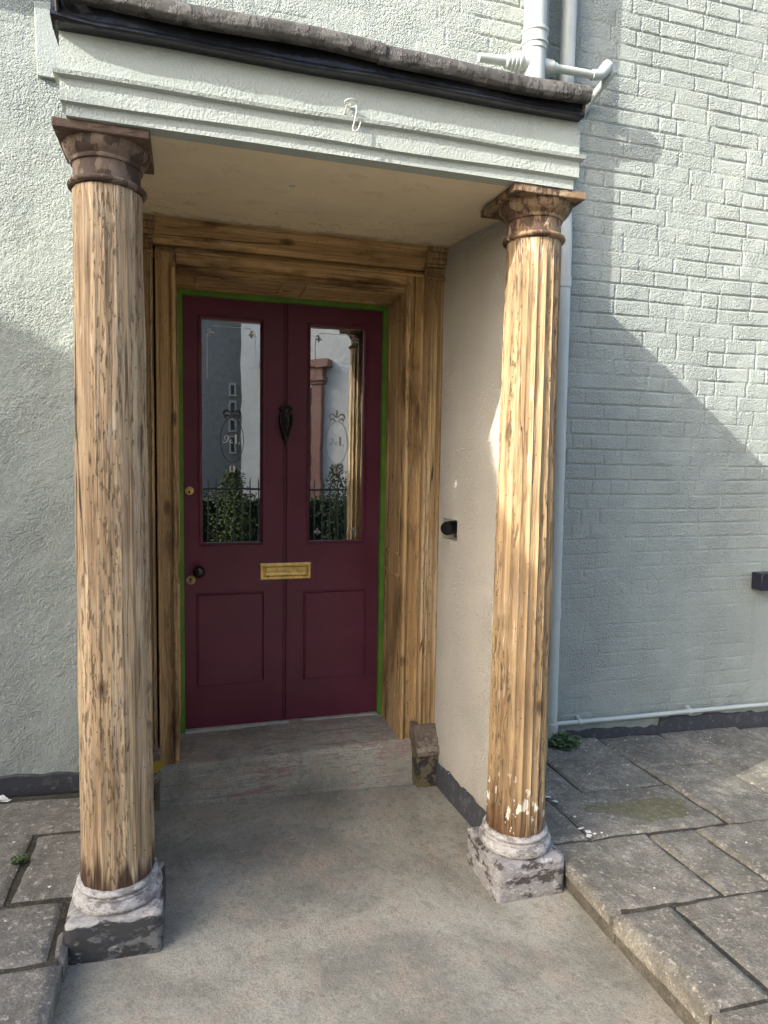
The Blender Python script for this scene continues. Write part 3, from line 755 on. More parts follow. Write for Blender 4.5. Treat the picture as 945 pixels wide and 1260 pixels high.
# ------------------------------------------------------------------ columns
def column(name, label, cx, cy, zb, H, R0, R1, ha, hp_, hpl, htor, flute, nfl, mats, xcap=0.0, capz=2.60):
    """wooden Doric column: plinth, moulded base, fluted shaft with entasis, capital"""
    root = empty(name, (cx, cy, zb))
    tag(root, label, 'column', 'stripped wooden porch columns', 'thing')
    rr = random.Random(hash(name) % 1000)
    # plinth, chipped block
    m = MB()
    nn = 14
    P = []
    bm = bmesh.new(); bmesh.ops.create_cube(bm, size=1.0)
    bmesh.ops.subdivide_edges(bm, edges=bm.edges, cuts=nn, use_grid_fill=True)
    for v in bm.verts:
        a = v.co
        ed = sorted([abs(a.x), abs(a.y), abs(a.z)])[1]
        x_, y_, z_ = a.x * 2 * hp_, a.y * 2 * hp_, (a.z + 0.5) * hpl
        q = 0.0035 * math.sin(x_ * 41 + 3 * cx) * math.sin(z_ * 37 + 1) + 0.0025 * math.sin(y_ * 53 + z_ * 61)
        sh = 1 - (0.03 if ed > 0.49 else 0) - q * 2 - 0.02 * rr.random() * (ed > 0.47)
        v.co = (x_ * sh, y_ * sh, z_ - (0.006 if ed > 0.49 and a.z > 0.4 else 0) + (q * 0.4 if a.z > 0.45 else 0) - (0.02 if a.z < -0.45 else 0))
    me = bpy.data.meshes.new('plinth'); bm.to_mesh(me); bm.free()
    finish(me, 'plinth', mats['plinth'], root, angle=50)
    # moulded base
    m = MB(); z0 = hpl - 0.004; rb = hp_ * 0.965
    pr = [(rb * 0.93, z0)]
    ht = htor * 0.58
    for t in np.linspace(-80, 80, 11): pr.append((rb - ht * 0.5 + ht * 0.5 * math.cos(math.radians(t)), z0 + ht * 0.5 + ht * 0.5 * math.sin(math.radians(t))))
    pr += [(rb * 0.90, z0 + ht + 0.003), (rb * 0.895, z0 + ht + 0.007)]
    h2 = htor - ht - 0.007
    for t in np.linspace(-70, 75, 8): pr.append((rb * 0.90 - h2 * 0.6 + h2 * 0.62 * math.cos(math.radians(t)), z0 + ht + 0.009 + h2 * 0.45 + h2 * 0.45 * math.sin(math.radians(t))))
    pr += [(R0 * 1.02, z0 + htor), (R0 * 0.9, z0 + htor + 0.004)]
    ph = rr.uniform(0, 6)
    m.lathe(pr, 72, rad=lambda r_, h_, t: r_ + 0.0008 * math.sin(t * 5 + ph + h_ * 80) + 0.0005 * math.sin(t * 13 + h_ * 140))
    m.build('base_moulding', mats['torus'], root, angle=60)
    # shaft
    zs0 = hpl + htor - 0.01; zs1 = H - 0.155
    m = MB(); NT, NZ = 340, 110
    zz = np.linspace(0, 1, NZ); th = np.linspace(0, 2 * np.pi, NT, endpoint=False)
    T, Zt = np.meshgrid(th, zz, indexing='ij')
    Rz = R0 + (R1 - R0) * (0.25 * Zt + 0.75 * Zt ** 1.9)
    fl = np.abs(np.sin(T * nfl / 2)) ** 0.75            # 0 on an arris, 1 in the hollow
    amp = flute * np.clip(sstep(0.0, 0.03, Zt) * (1 - sstep(0.975, 0.99, Zt)), 0, 1)
    wear = 0.55 + 0.9 * vnoise(T * 0.11, Zt * 2, 0.09, int(nfl + 7 * cx + 9))
    Rr = Rz - fl * amp * wear
    Rr += (vnoise(T * 0.11, Zt * 0.12, 0.0085, 91) - 0.5) * 0.0026 + (vnoise(T * 0.11, Zt * 0.3, 0.03, 93) - 0.5) * 0.003
    ragged = 0.012 * (vnoise(T * 0.11, Zt * 0, 0.03, 92) - 0.5)
    Zz = zs0 + (zs1 - zs0) * Zt
    X = Rr * np.cos(T); Y = Rr * np.sin(T)
    n = len(m.v)
    vs = list(zip(X.ravel().tolist(), Y.ravel().tolist(), Zz.ravel().tolist()))
    fs = [(i * NZ + j, ((i + 1) % NT) * NZ + j, ((i + 1) % NT) * NZ + j + 1, i * NZ + j + 1) for i in range(NT) for j in range(NZ - 1)]
    m.add(vs, fs)
    so = m.build('shaft', mats['wood'], root, angle=70, fix=False)
    # capital
    m = MB(); b = H
    pr = [(R1 * 0.985, b - 0.157), (R1 * 1.0, b - 0.150)]
    pr += [(R1 * 0.97, b - 0.125), (R1 * 0.97, b - 0.082), (R1 * 1.03, b - 0.080), (R1 * 1.05, b - 0.074), (R1 * 1.03, b - 0.069)]
    for t in np.linspace(0, 1, 9):
        pr.append((R1 * 1.04 + (ha * 0.955 - R1 * 1.04) * math.sin(t * 1.45) / math.sin(1.45), b - 0.067 + 0.040 * t ** 1.25))
    pr.append((ha * 0.90, b - 0.024))
    m.lathe(pr, 72, rad=lambda r_, h_, t: r_ + 0.0012 * math.sin(t * 4 + h_ * 90))
    cap = m.build('capital', mats['cap'], root, angle=40)
    m = MB(); pr = []
    for t in np.linspace(-90, 90, 9): pr.append((R1 * 1.03 + 0.012 * math.cos(math.radians(t)), b - 0.142 + 0.010 * math.sin(math.radians(t))))
    m.lathe(pr, 72, caps=False, rad=lambda r_, h_, t: r_ + 0.001 * math.sin(t * 3 + 1))
    m.build('astragal', mats['cap'], cap, angle=60)
    m = MB(); m.box(xcap - ha, xcap + ha, -ha, ha, b - 0.027, b - 0.001)
    m.build('abacus', mats['abacus'], cap, bevel=0.004, seg=3)
    return root
zL, zR = 0.0662, 0.0047
column('porch_column', 'shaded grey brown stripped wooden column on a black flaked plinth', -0.2347, -1.1766, zL, 2.60 - zL, 0.1141, 0.0995, 0.1315, 0.1451, 0.1324, 0.077, 0.0030, 20,
       dict(wood=M['wood_shade'], cap=M['cap_shade'], abacus=M['cap_top'], torus=M['torus'], plinth=M['plinth_black']))
column('porch_column', 'sunlit yellow stripped fluted column on a white and grey flaked plinth', 1.2293, -1.1766, zR, 2.60 - zR, 0.1141, 0.0995, 0.140, 0.1451, 0.1457, 0.082, 0.0072, 20,
       dict(wood=M['wood_sun'], cap=M['cap_sun'], abacus=M['cap_sun'], torus=M['torus'], plinth=M['plinth_grey']), xcap=-0.015)

# ------------------------------------------------------------------ door surround
sur = empty('door_surround', (0.49, -0.3, 0.2))
tag(sur, 'stripped brown wooden doorcase with pilasters round the plum door', 'door surround', kind='thing')
def sp(o): o.location = (-0.49, 0.3, -0.2); return o
YA = -0.30
OX0, OX1, OZ = -0.051, 1.0255, 2.466      # clear opening
# upright architraves with inner bead
for s, xi in ((-1, OX0), (1, OX1)):
    m = MB()
    a, b = sorted((xi, xi + s * 0.086))
    m.box(a, b, YA, YA + 0.03, 0.195, OZ + 0.1)
    o = sp(m.build('architrave', M['frame_v'], sur, bevel=0.006))
    m = MB(); a, b = sorted((xi + s * 0.074, xi + s * 0.0865)); m.box(a, b, YA - 0.013, YA + 0.004, 0.197, OZ + 0.0865); m.build('backband', M['frame_v'], o, bevel=0.004)
    m = MB(); c = xi + s * 0.012
    m.tube([(c, YA - 0.003, 0.20), (c, YA - 0.003, OZ + 0.012)], 0.011, 12); c = xi + s * 0.028
    m.tube([(c, YA - 0.000, 0.20), (c, YA - 0.000, OZ + 0.028)], 0.0045, 8)
    m.build('bead', M['frame_v'], o)
    # reveal lining with raised panel mouldings
    m = MB(); a, b = sorted((xi, xi + s * 0.03))
    m.box(a, b, YA + 0.0305, 0.10, 0.20, OZ - 0.003)
    rv = sp(m.build('reveal_lining', M['frame_v'], sur, smooth=False))
    m = MB()
    for z0, z1 in ((0.42, 1.06), (1.16, 2.36)):
        for (y0, y1, za, zb) in ((-0.265, -0.250, z0, z1), (-0.03, -0.015, z0, z1), (-0.25, -0.03, z0, z0 + 0.015), (-0.25, -0.03, z1 - 0.015, z1)):
            a, b = sorted((xi - s * 0.006, xi + s * 0.002)); m.box(a, b, y0, y1, za, zb)
    m.build('panel_moulding', M['frame_v'], rv, bevel=0.003)
# lintel, its bead, panelled soffit lining and cornice
m = MB(); m.box(OX0 + 0.0005, OX1 - 0.0005, YA - 0.001, YA + 0.03, OZ, OZ + 0.102)
lt = sp(m.build('lintel', M['frame_h'], sur, bevel=0.006))
m = MB(); m.box(OX0 - 0.0865, OX1 + 0.0865, YA - 0.0132, YA + 0.004, OZ + 0.0745, OZ + 0.087); m.build('backband', M['frame_h'], lt, bevel=0.004)
m = MB(); m.tube([(OX0 + 0.012, YA - 0.003, OZ + 0.012), (OX1 - 0.012, YA - 0.003, OZ + 0.012)], 0.011, 12)
m.tube([(OX0, YA, OZ + 0.028), (OX1, YA, OZ + 0.028)], 0.0045, 8)
m.build('bead', M['frame_h'], lt)
m = MB(); m.box(OX0 - 0.03, OX1 + 0.03, YA + 0.0305, 0.10, OZ - 0.002, OZ + 0.03); 
sl = sp(m.build('soffit_lining', M['frame_h'], sur, smooth=False))
m = MB()
for x0, x1 in ((0.03, 0.44), (0.54, 0.95)):
    for (a, b, c, d) in ((x0, x1, -0.255, -0.238), (x0, x1, -0.045, -0.028), (x0, x0 + 0.017, -0.238, -0.045), (x1 - 0.017, x1, -0.238, -0.045)):
        m.box(a, b, c, d, OZ - 0.010, OZ - 0.001)
m.build('panel_moulding', M['frame_h'], sl, bevel=0.003)
m = MB()
m.prism_x([(YL, 2.571), (-0.318, 2.571), (-0.322, 2.584), (-0.336, 2.594), (-0.350, 2.604), (-0.356, 2.612), (-0.356, 2.628), (-0.376, 2.634), (-0.388, 2.646), (-0.390, 2.668), (YL, 2.668)], -0.140, 1.101)
sp(m.build('cornice', M['frame_h'], sur, angle=20))
# reeded pilasters with cap and painted base
for s, x0, x1 in ((-1, -0.262, -0.146), (1, 1.111, 1.222)):
    m = MB(); w = x1 - x0
    prof = [(x0, YL + 0.1), (x0, -0.352)]
    for k in range(4):
        a = x0 + w * (0.08 + 0.215 * k); b = a + w * 0.19
        prof += [(a, -0.360), (a + w * 0.03, -0.354), (b - w * 0.03, -0.354), (b, -0.360)]
    prof += [(x1, -0.352), (x1, YL + 0.1)]
    m.prism_z(prof, 0.30, 2.53)
    pl = sp(m.build('pilaster', M['pil'], sur, angle=20))
    m = MB(); e = 0.0
    for z0, z1, pr_ in ((2.515, 2.528, 0.012), (2.528, 2.575, 0.0), (2.575, 2.588, 0.012), (2.588, 2.612, 0.020), (2.612, 2.640, 0.028), (2.640, 2.667, 0.036)):
        m.box(x0 - pr_ * (0.5 if s > 0 else .2), x1 + pr_ * (0.5 if s < 0 else 0.05), -0.362 - pr_, YL + 0.1, z0, z1 - 0.0008)
    m.build('pilaster_cap', M['pil'], pl, bevel=0.004)
    # moulded base (profile in y,z) and block
    m = MB(); ex0, ex1 = (x0 - 0.02, x1 + 0.012) if s < 0 else (x0 - 0.030, x1 - 0.012)
    m.prism_x([(YL, 0.166), (-0.418, 0.166), (-0.424, 0.176), (-0.426, 0.196), (-0.418, 0.216), (-0.404, 0.222), (-0.408, 0.236), (-0.404, 0.252), (-0.390, 0.262), (-0.378, 0.282), (-0.366, 0.312), (YL, 0.312)], ex0, ex1)
    m.build('pilaster_base', M['pilbase'], pl, angle=25, bevel=0.003)
    m = MB(); m.box(ex0 + 0.004, ex1 - 0.002, -0.416, YL, -0.02, 0.1645)
    m.build('pilaster_block', M['pilblock'], pl, bevel=0.005)
    if s < 0:
        m = MB(); ring_ = [(0.030 * (1 + 0.25 * math.sin(3 * t) + 0.12 * math.sin(7 * t)) * math.cos(t), 0.030 * (1 + 0.2 * math.sin(2 * t + 1)) * math.sin(t)) for t in np.linspace(0, 6.283, 25)[:-1]]
        m.add([(-0.150 + a, -0.4095, 0.262 + b) for a, b in ring_] + [(-0.150 + a, -0.40, 0.262 + b) for a, b in ring_], [tuple(range(24))[::-1]] + [(k, (k + 1) % 24, (k + 1) % 24 + 24, k + 24) for k in range(24)])
        m.build('paint_patch', M['mustard'], pl, smooth=False)
# green strip lining the frame
m = MB()
m.box(OX0 + 0.0005, -0.0265, 0.020, 0.085, 0.232, OZ - 0.003); m.box(1.0015, OX1 - 0.0005, 0.020, 0.085, 0.232, OZ - 0.003)
m.box(-0.0265, 1.0015, 0.0205, 0.085, 2.4405, OZ - 0.003)
sp(m.build('green_strip', M['green'], sur, smooth=False))
m = MB(); m.box(-0.026, 1.001, 0.022, 0.09, 0.214, 0.2365); sp(m.build('threshold_strip', M['wire'], sur, bevel=0.003))

# ------------------------------------------------------------------ front door
door = empty('front_door', (0.487, 0.05, 0.235))
tag(door, 'plum front door with two tall etched panes and brass letter plate', 'door', kind='thing')
def dp(o): o.location = (-0.487, -0.05, -0.235); return o
DX0, DX1, DZ0, DZ1 = -0.0257, 1.0006, 0.2385, 2.4395
YD = 0.05
gl = ((0.066, 0.357), (0.618, 0.9045)); GZ0, GZ1 = 1.208, 2.335
m = MB()
def dbox(x0, x1, z0, z1): m.box(x0, x1, YD, YD + 0.045, z0, z1)
def dgrid():
    xs_ = [DX0, gl[0][0] - 0.016, gl[0][1] + 0.016, 0.4835, 0.4915, gl[1][0] - 0.016, gl[1][1] + 0.016, DX1]
    zs_ = [DZ0, GZ0 - 0.016, GZ1 + 0.016, DZ1]
    for i in range(len(xs_) - 1):
        for j in range(3):
            if i in (1, 5) and j == 1: continue
            if i == 3: continue
            m.box(xs_[i], xs_[i + 1], YD, YD + 0.045, zs_[j], zs_[j + 1])
    m.box(0.4835, 0.4915, YD + 0.006, YD + 0.045, DZ0, DZ1)
dgrid()
bm = bmesh.new(); me = bpy.data.meshes.new('tmp'); me.from_pydata(m.v, [], m.f); bm.from_mesh(me)
bmesh.ops.remove_doubles(bm, verts=bm.verts, dist=1e-5)
# drop the interior walls between touching boxes
dup = {}
for f_ in bm.faces: dup.setdefault(tuple(round(c, 4) for c in f_.calc_center_median()), []).append(f_)
bmesh.ops.recalc_face_normals(bm, faces=bm.faces)
me2 = bpy.data.meshes.new('door_leaf'); bm.to_mesh(me2); bm.free()
leaf = dp(finish(me2, 'door_leaf', M['door'], door, smooth=False))
# centre beads
m = MB()
for xx in (0.4795, 0.4955): m.tube([(xx, YD + 0.0, DZ0 + 0.002), (xx, YD + 0.0, DZ1 - 0.002)], 0.0042, 8)
m.build('centre_bead', M['door'], leaf)
# mouldings round the panes and flat lower panels
def frame_mould(mb, x0, x1, z0, z1, prof):
    """mitred moulding; prof = list of (offset inwards, y)"""
    rings = [[(x0 + d, y, z0 + d), (x1 - d, y, z0 + d), (x1 - d, y, z1 - d), (x0 + d, y, z1 - d)] for d, y in prof]
    vs = [p for r_ in rings for p in r_]
    fs = [(k * 4 + i, k * 4 + (i + 1) % 4, (k + 1) * 4 + (i + 1) % 4, (k + 1) * 4 + i) for k in range(len(rings) - 1) for i in range(4)]
    mb.add(vs, fs)
m = MB()
for x0, x1 in gl:
    frame_mould(m, x0 - 0.019, x1 + 0.019, GZ0 - 0.019, GZ1 + 0.019, [(0, YD - 0.0005), (0.002, YD - 0.006), (0.006, YD - 0.007), (0.009, YD - 0.003), (0.012, YD + 0.006), (0.018, YD + 0.010), (0.020, YD + 0.022)])
m.build('pane_moulding', M['door'], leaf, angle=25, fix=False)
m = MB()
for x0, x1, z0, z1 in ((0.041, 0.374, 0.467, 0.941), (0.593, 0.928, 0.462, 0.933)):
    frame_mould(m, x0 - 0.006, x1 + 0.006, z0 - 0.006, z1 + 0.006, [(0, YD - 0.0004), (0.0015, YD - 0.0075), (0.005, YD - 0.0085), (0.009, YD - 0.004), (0.0125, YD - 0.0012), (0.013, YD + 0.0005)])
m.build('panel_moulding', M['door'], leaf, angle=25, fix=False)
panes = []
for x0, x1 in gl:
    m = MB(); m.box(x0 - 0.004, x1 + 0.004, YD + 0.021, YD + 0.025, GZ0 - 0.004, GZ1 + 0.004)
    panes.append(dp(m.build('glass_pane', M['glass'], door, smooth=False)))
YG = YD + 0.0200

def ribbon(mb, pts, w, y=YG):
    """flat stroke with thickness through (x,z) points; w constant or list"""
    n = len(pts); ws = w if isinstance(w, list) else [w] * n
    vs = []
    for i, (x_, z_) in enumerate(pts):
        a = pts[max(i - 1, 0)]; b = pts[min(i + 1, n - 1)]
        tx, tz = b[0] - a[0], b[1] - a[1]; l = math.hypot(tx, tz) or 1
        nx, nz_ = -tz / l * ws[i] / 2, tx / l * ws[i] / 2
        vs += [(x_ + nx, y, z_ + nz_), (x_ - nx, y, z_ - nz_), (x_ + nx, y + 0.0008, z_ + nz_), (x_ - nx, y + 0.0008, z_ - nz_)]
    fs = []
    for i in range(n - 1):
        a = i * 4; b = a + 4
        fs += [(a, a + 1, b + 1, b), (a + 2, b + 2, b + 3, a + 3), (a, b, b + 2, a + 2), (a + 1, a + 3, b + 3, b + 1)]
    mb.add(vs, fs + [(0, 2, 3, 1), (n * 4 - 4, n * 4 - 3, n * 4 - 1, n * 4 - 2)])
def petal(mb, x_, z_, ang, L_, w_):
    p = []; ws = []
    for t in np.linspace(0, 1, 8):
        a = ang + 0.9 * t * (1 if math.cos(ang) < 0 else -1) * (0.0 if abs(math.cos(ang)) < 0.15 else 1)
        p.append((x_ + L_ * t * math.cos(a), z_ + L_ * t * math.sin(a))); ws.append(max(0.0015, w_ * math.sin(math.pi * (0.12 + 0.8 * t))))
    ribbon(mb, p, ws)
def curl(mb, x_, z_, s, up, r=0.016, w_=0.006):
    pts = []; ws = []
    for t in np.linspace(0, 1, 16):
        a = math.pi * (1.35 * t) ; rr = r * (1 - 0.55 * t)
        pts.append((x_ + s * (r * 0.9 - rr * math.cos(a)) , z_ + up * rr * math.sin(a) * 1.1)); ws.append(w_ * (0.45 + 0.8 * math.sin(math.pi * min(1, t * 1.1))))
    ribbon(mb, pts, ws)
def etch(pane, x0, x1, mo, mi, mc):
    cx = (x0 + x1) / 2 + 0.003; cz = 1.735
    # oval border with a palmette above
    m = MB(); RX, RZ = 0.058, 0.115
    ov = [(cx + RX * math.cos(t), cz + RZ * math.sin(t)) for t in np.linspace(0, 2 * math.pi, 49)]
    ribbon(m, ov, 0.0032)
    zt = cz + RZ
    petal(m, cx, zt + 0.016, math.pi / 2, 0.044, 0.012)
    for s in (-1, 1):
        curl(m, cx + s * 0.010, zt + 0.018, s, 1, 0.021, 0.009); curl(m, cx + s * 0.012, zt - 0.000, s, 1, 0.015, 0.007)
    m.build('etched_oval', mo, pane, smooth=False)
    m = MB(); zb = cz - RZ
    for k, L_ in ((-2, 0.040), (-1, 0.040), (0, 0.036), (1, 0.040), (2, 0.040)):
        petal(m, cx, zb - 0.012, -math.pi / 2 + k * 0.52 if k == 0 else (-math.pi / 2 + k * 0.52), L_, 0.008)
    m.build('etched_leaf_spray', mc, pane, smooth=False)
    # script lettering inside the oval
    m = MB()
    ox, oz = cx - 0.047, cz - 0.016
    nine = [(0.016, 0.018), (0.009, 0.024), (0.010, 0.034), (0.019, 0.040), (0.027, 0.036), (0.028, 0.026), (0.022, 0.012), (0.012, 0.003), (0.004, 0.004), (0.003, 0.010)]
    ribbon(m, [(ox + a, oz + b) for a, b in nine], [0.0022, 0.003, 0.003, 0.003, 0.004, 0.005, 0.005, 0.004, 0.003, 0.002])
    o_ = [(0.047, 0.016), (0.042, 0.018), (0.037, 0.012), (0.038, 0.005), (0.044, 0.002), (0.050, 0.006)]
    ribbon(m, [(ox + a, oz + b) for a, b in o_], 0.003)
    ribbon(m, [(ox + 0.066, oz + 0.046), (ox + 0.066, oz + 0.024), (ox + 0.067, oz + 0.0)], [0.010, 0.0085, 0.010])
    ribbon(m, [(ox + 0.085, oz + 0.008), (ox + 0.084, oz + 0.0), (ox + 0.080, oz - 0.006)], [0.004, 0.004, 0.002])
    m.build('etched_lettering', mi, pane, smooth=False)
    # corner sprigs and border line
    for s, xx, zz, up in ((1, x0 + 0.034, GZ1 - 0.058, 1), (-1, x1 - 0.034, GZ1 - 0.058, 1), (1, x0 + 0.034, GZ0 + 0.05, -1), (-1, x1 - 0.034, GZ0 + 0.05, -1)):
        m = MB()
        for k in range(5):
            a = k * 1.257 + 0.3
            petal(m, xx + s * 0.010, zz, a, 0.019, 0.008)
        curl(m, xx - s * 0.006, zz + 0.004, s, up, 0.013, 0.005)
        m.build('etched_corner', mc if up > 0 else mo, pane, smooth=False)
    for q in ([(x0 + 0.026, GZ1 - 0.06), (x0 + 0.026, GZ1 - 0.29)], [(x1 - 0.026, GZ1 - 0.06), (x1 - 0.026, GZ1 - 0.16)], [(x0 + 0.05, GZ1 - 0.028), (x1 - 0.05, GZ1 - 0.028)]):
        m = MB(); ribbon(m, q, 0.0032 if q[0][0] < x0 + 0.04 else 0.0022); m.build('etched_line', mc, pane, smooth=False)
etch(panes[0], *gl[0], M['etch_dark'], M['etch'], M['etch'])
etch(panes[1], *gl[1], M['etch_faint'], M['etch_faint'], M['etch_faint'])

# letter plate
m = MB(); x0, x1, z0, z1 = 0.353, 0.626, 1.006, 1.096
frame_mould(m, x0, x1, z0, z1, [(0, YD), (0.001, YD - 0.006), (0.006, YD - 0.009), (0.016, YD - 0.009), (0.019, YD - 0.006), (0.020, YD - 0.003), (0.0201, YD - 0.001)])
lp = dp(m.build('letter_plate', M['brass'], door, angle=25, fix=False))
m = MB(); frame_mould(m, x0 + 0.026, x1 - 0.026, z0 + 0.021, z1 - 0.021, [(0, YD + 0.0), (0.001, YD - 0.006), (0.004, YD - 0.0085), (0.010, YD - 0.0085), (0.012, YD - 0.0075), (0.0225, YD - 0.0075)])
m.box(x0 + 0.021, x1 - 0.021, YD - 0.0012, YD - 0.0006, z0 + 0.0205, z1 - 0.0205)
m.build('flap', M['brass'], lp, angle=25, fix=False)
# knocker: scrolled urn shape with a swinging drop
m = MB(); kx, kz = 0.4865, 1.815
def rel(pts, y0, th):    # relief built from an outline of half widths
    vs = []; n = len(pts); K = 9
    for z_, w_ in pts:
        for k in range(K):
            t = -1 + 2 * k / (K - 1)
            vs.append((kx + w_ * t, y0 - th * math.sqrt(max(0, 1 - t * t)) * (0.45 + 0.55 * min(1, w_ / 0.03)), z_))
    m.add(vs, [(i * K + k, i * K + k + 1, (i + 1) * K + k + 1, (i + 1) * K + k) for i in range(n - 1) for k in range(K - 1)])
rel([(kz + 0.104, 0.008), (kz + 0.100, 0.022), (kz + 0.092, 0.034), (kz + 0.083, 0.036), (kz + 0.076, 0.028), (kz + 0.070, 0.024), (kz + 0.064, 0.030), (kz + 0.05, 0.037), (kz + 0.03, 0.037), (kz + 0.0, 0.033), (kz - 0.03, 0.027), (kz - 0.055, 0.020), (kz - 0.068, 0.019), (kz - 0.076, 0.012), (kz - 0.088, 0.008), (kz - 0.100, 0.005), (kz - 0.108, 0.001)], YD, 0.026)
for s in (-1, 1):
    m.tube([(kx + s * q[0], YD - q[1], kz + q[2]) for q in ((0.004, 0.026, 0.062), (0.018, 0.032, 0.066), (0.030, 0.030, 0.056), (0.033, 0.028, 0.03), (0.026, 0.032, 0.0), (0.016, 0.034, -0.035), (0.004, 0.036, -0.062))], [0.005, 0.006, 0.006, 0.005, 0.005, 0.006, 0.006], 10)
    m.tube([(kx + s * q[0], YD - q[1], kz + q[2]) for q in ((0.006, 0.022, 0.094), (0.020, 0.030, 0.098), (0.030, 0.027, 0.088), (0.022, 0.026, 0.080))], 0.0055, 10)
for zz, w_ in ((0.036, 0.011), (0.018, 0.009), (0.002, 0.009), (-0.016, 0.007)):
    m.lathe([(0.0, -0.034), (w_ * 0.6, -0.031), (w_, -0.022), (w_, -0.01)], 12, (kx, YD, kz + zz), 'y', caps=False)
kn = dp(m.build('door_knocker', M['iron'], door, angle=50))
# knob on a rose
m = MB()
m.lathe([(0.026, 0.0), (0.026, -0.005), (0.012, -0.008), (0.010, -0.028), (0.016, -0.034), (0.026, -0.042), (0.031, -0.054), (0.028, -0.066), (0.018, -0.074), (0.0, -0.077)], 32, (0.046, YD, 1.068), 'y', caps=False)
dp(m.build('door_knob', M['knob'], door, angle=60))
# keyhole plate
m = MB(); m.lathe([(0.0235, 0.0), (0.0235, -0.002), (0.021, -0.004), (0.0, -0.0042)], 32, (0.006, YD, 1.018), 'y', caps=False)
kp = dp(m.build('keyhole_plate', M['brass_dull'], door))
m = MB(); m.lathe([(0.0072, -0.0035), (0.0072, -0.0046), (0.0, -0.0047)], 20, (0.006, YD, 1.0235), 'y', caps=False)
m.add([(0.0028, YD - 0.0047, 1.02), (0.0092, YD - 0.0047, 1.02), (0.0098, YD - 0.0047, 1.0035), (0.0022, YD - 0.0047, 1.0035)], [(0, 1, 2, 3)])
m.build('keyhole', M['knob'], kp, smooth=False)
m = MB(); m.lathe([(0.0215, 0.0), (0.0215, -0.004), (0.018, -0.007), (0.013, -0.0075), (0.012, -0.011), (0.0, -0.0115)], 32, (0.002, YD, 1.476), 'y', caps=False)
cy = dp(m.build('lock_cylinder', M['brass'], door))
m = MB(); m.box(0.0, 0.004, YD - 0.0122, YD - 0.0112, 1.462, 1.478); m.lathe([(0.005, -0.0112), (0.005, -0.0122), (0, -0.0123)], 12, (0.001, YD, 1.470), 'y', caps=False)
m.build('key_slot', M['knob'], cy, smooth=False)

# ------------------------------------------------------------------ pipes on the wall
PX, PY = 1.679, YL - 0.075
pz = 3.772
m = MB(); m.tube([(PX, PY, 0.03), (PX, PY, pz - 0.05)], 0.0565, 32); m.tube([(PX, PY, pz), (PX, PY, 6.3)], 0.0565, 32)
soil = m.build('soil_pipe', M['pipe'])
tag(soil, 'thick pale painted soil pipe with ringed collar above the porch roof', 'pipe')
m = MB(); m.lathe([(0.0565, -0.075), (0.061, -0.072), (0.061, -0.050), (0.067, -0.046), (0.067, -0.032), (0.062, -0.028), (0.0625, 0.004), (0.069, 0.010), (0.069, 0.024), (0.063, 0.028), (0.0565, 0.03)], 40, (PX, PY, pz), caps=False)
m.build('collar', M['pipe'], soil, angle=30)
m = MB()   # side inlets
zb = 3.637
m.tube([(PX - 0.04, PY, zb), (PX - 0.085, PY, zb)], [0.044, 0.040], 24); 
for k in range(4):
    xx = PX - 0.080 - 0.020 * k
    m.tube([(xx, PY, zb - 0.002 * k), (xx - 0.012, PY, zb - 0.002 * k), (xx - 0.020, PY, zb - 0.002 * k)], [0.046 - 0.004 * k, 0.046 - 0.004 * k, 0.036 - 0.004 * k], 24)
m.tube([(PX - 0.16, PY, zb - 0.006), (PX - 0.30, PY, zb - 0.014)], [0.024, 0.020], 16)
m.build('side_inlet', M['pipe'], soil)
m = MB(); m.tube([(PX + 0.04, PY, zb + 0.006), (PX + 0.10, PY, zb + 0.006), (PX + 0.102, PY, zb + 0.006), (PX + 0.125, PY, zb + 0.007)], [0.036, 0.034, 0.028, 0.026], 24)
m.build('side_inlet', M['pipe'], soil)
m = MB()
m.tube([(PX + 0.11, PY, 3.645), (1.92, -0.280, 3.650), (2.042, -0.275, 3.655)], 0.0195, 20)
wp = m.build('waste_pipe', M['pipe'])
tag(wp, 'thin pale waste pipe with an elbow past the porch roof corner', 'pipe')
m = MB()
m.tube([(2.020, -0.276, 3.654), (2.046, -0.275, 3.656), (2.070, -0.272, 3.664), (2.092, -0.268, 3.688), (2.120, -0.262, 3.722), (2.134, -0.255, 3.732)], [0.026, 0.025, 0.026, 0.031, 0.031, 0.020], 20)
m.tube([(2.130, -0.262, 3.722), (2.146, -0.258, 3.694), (2.143, -0.240, 3.676)], [0.024, 0.025, 0.021], 16)
m.build('elbow', M['pipe'], wp)
m = MB(); m.tube([(2.146, -0.255, 3.684), (2.108, -0.20, 3.628), (2.068, -0.145, 3.568)], 0.021, 18)
m.tube([(2.076, -0.155, 3.580), (2.060, -0.135, 3.556), (2.050, -0.11, 3.540)], 0.028, 18)
m.build('return_pipe', M['pipe'], wp)
DPY = YR - 0.055
m = MB(); m.tube([(1.930, DPY, 6.3), (1.930, DPY, 3.30), (1.938, DPY, 3.10), (1.952, DPY, 2.85), (1.968, DPY, 0.145)], 0.039, 28)
dpo = m.build('downpipe', M['pipe'])
tag(dpo, 'slim painted downpipe in the wall corner behind the right column', 'pipe')
for zz in (0.802, 2.62):
    m = MB(); xx = 1.9635 if zz < 1 else 1.953
    m.lathe([(0.0395, -0.03), (0.0435, -0.028), (0.0435, 0.028), (0.0395, 0.03)], 28, (xx, DPY, zz), caps=False)
    m.build('pipe_joint', M['pipe'], dpo)
m = MB(); m.lathe([(0.0395, 0.145), (0.046, 0.142), (0.046, 0.115), (0.044, 0.11), (0.046, 0.03), (0.044, 0.0)], 28, (1.968, DPY, 0.03), caps=False)
m.build('pipe_foot', M['pipe'], dpo)
m = MB(); pth = []
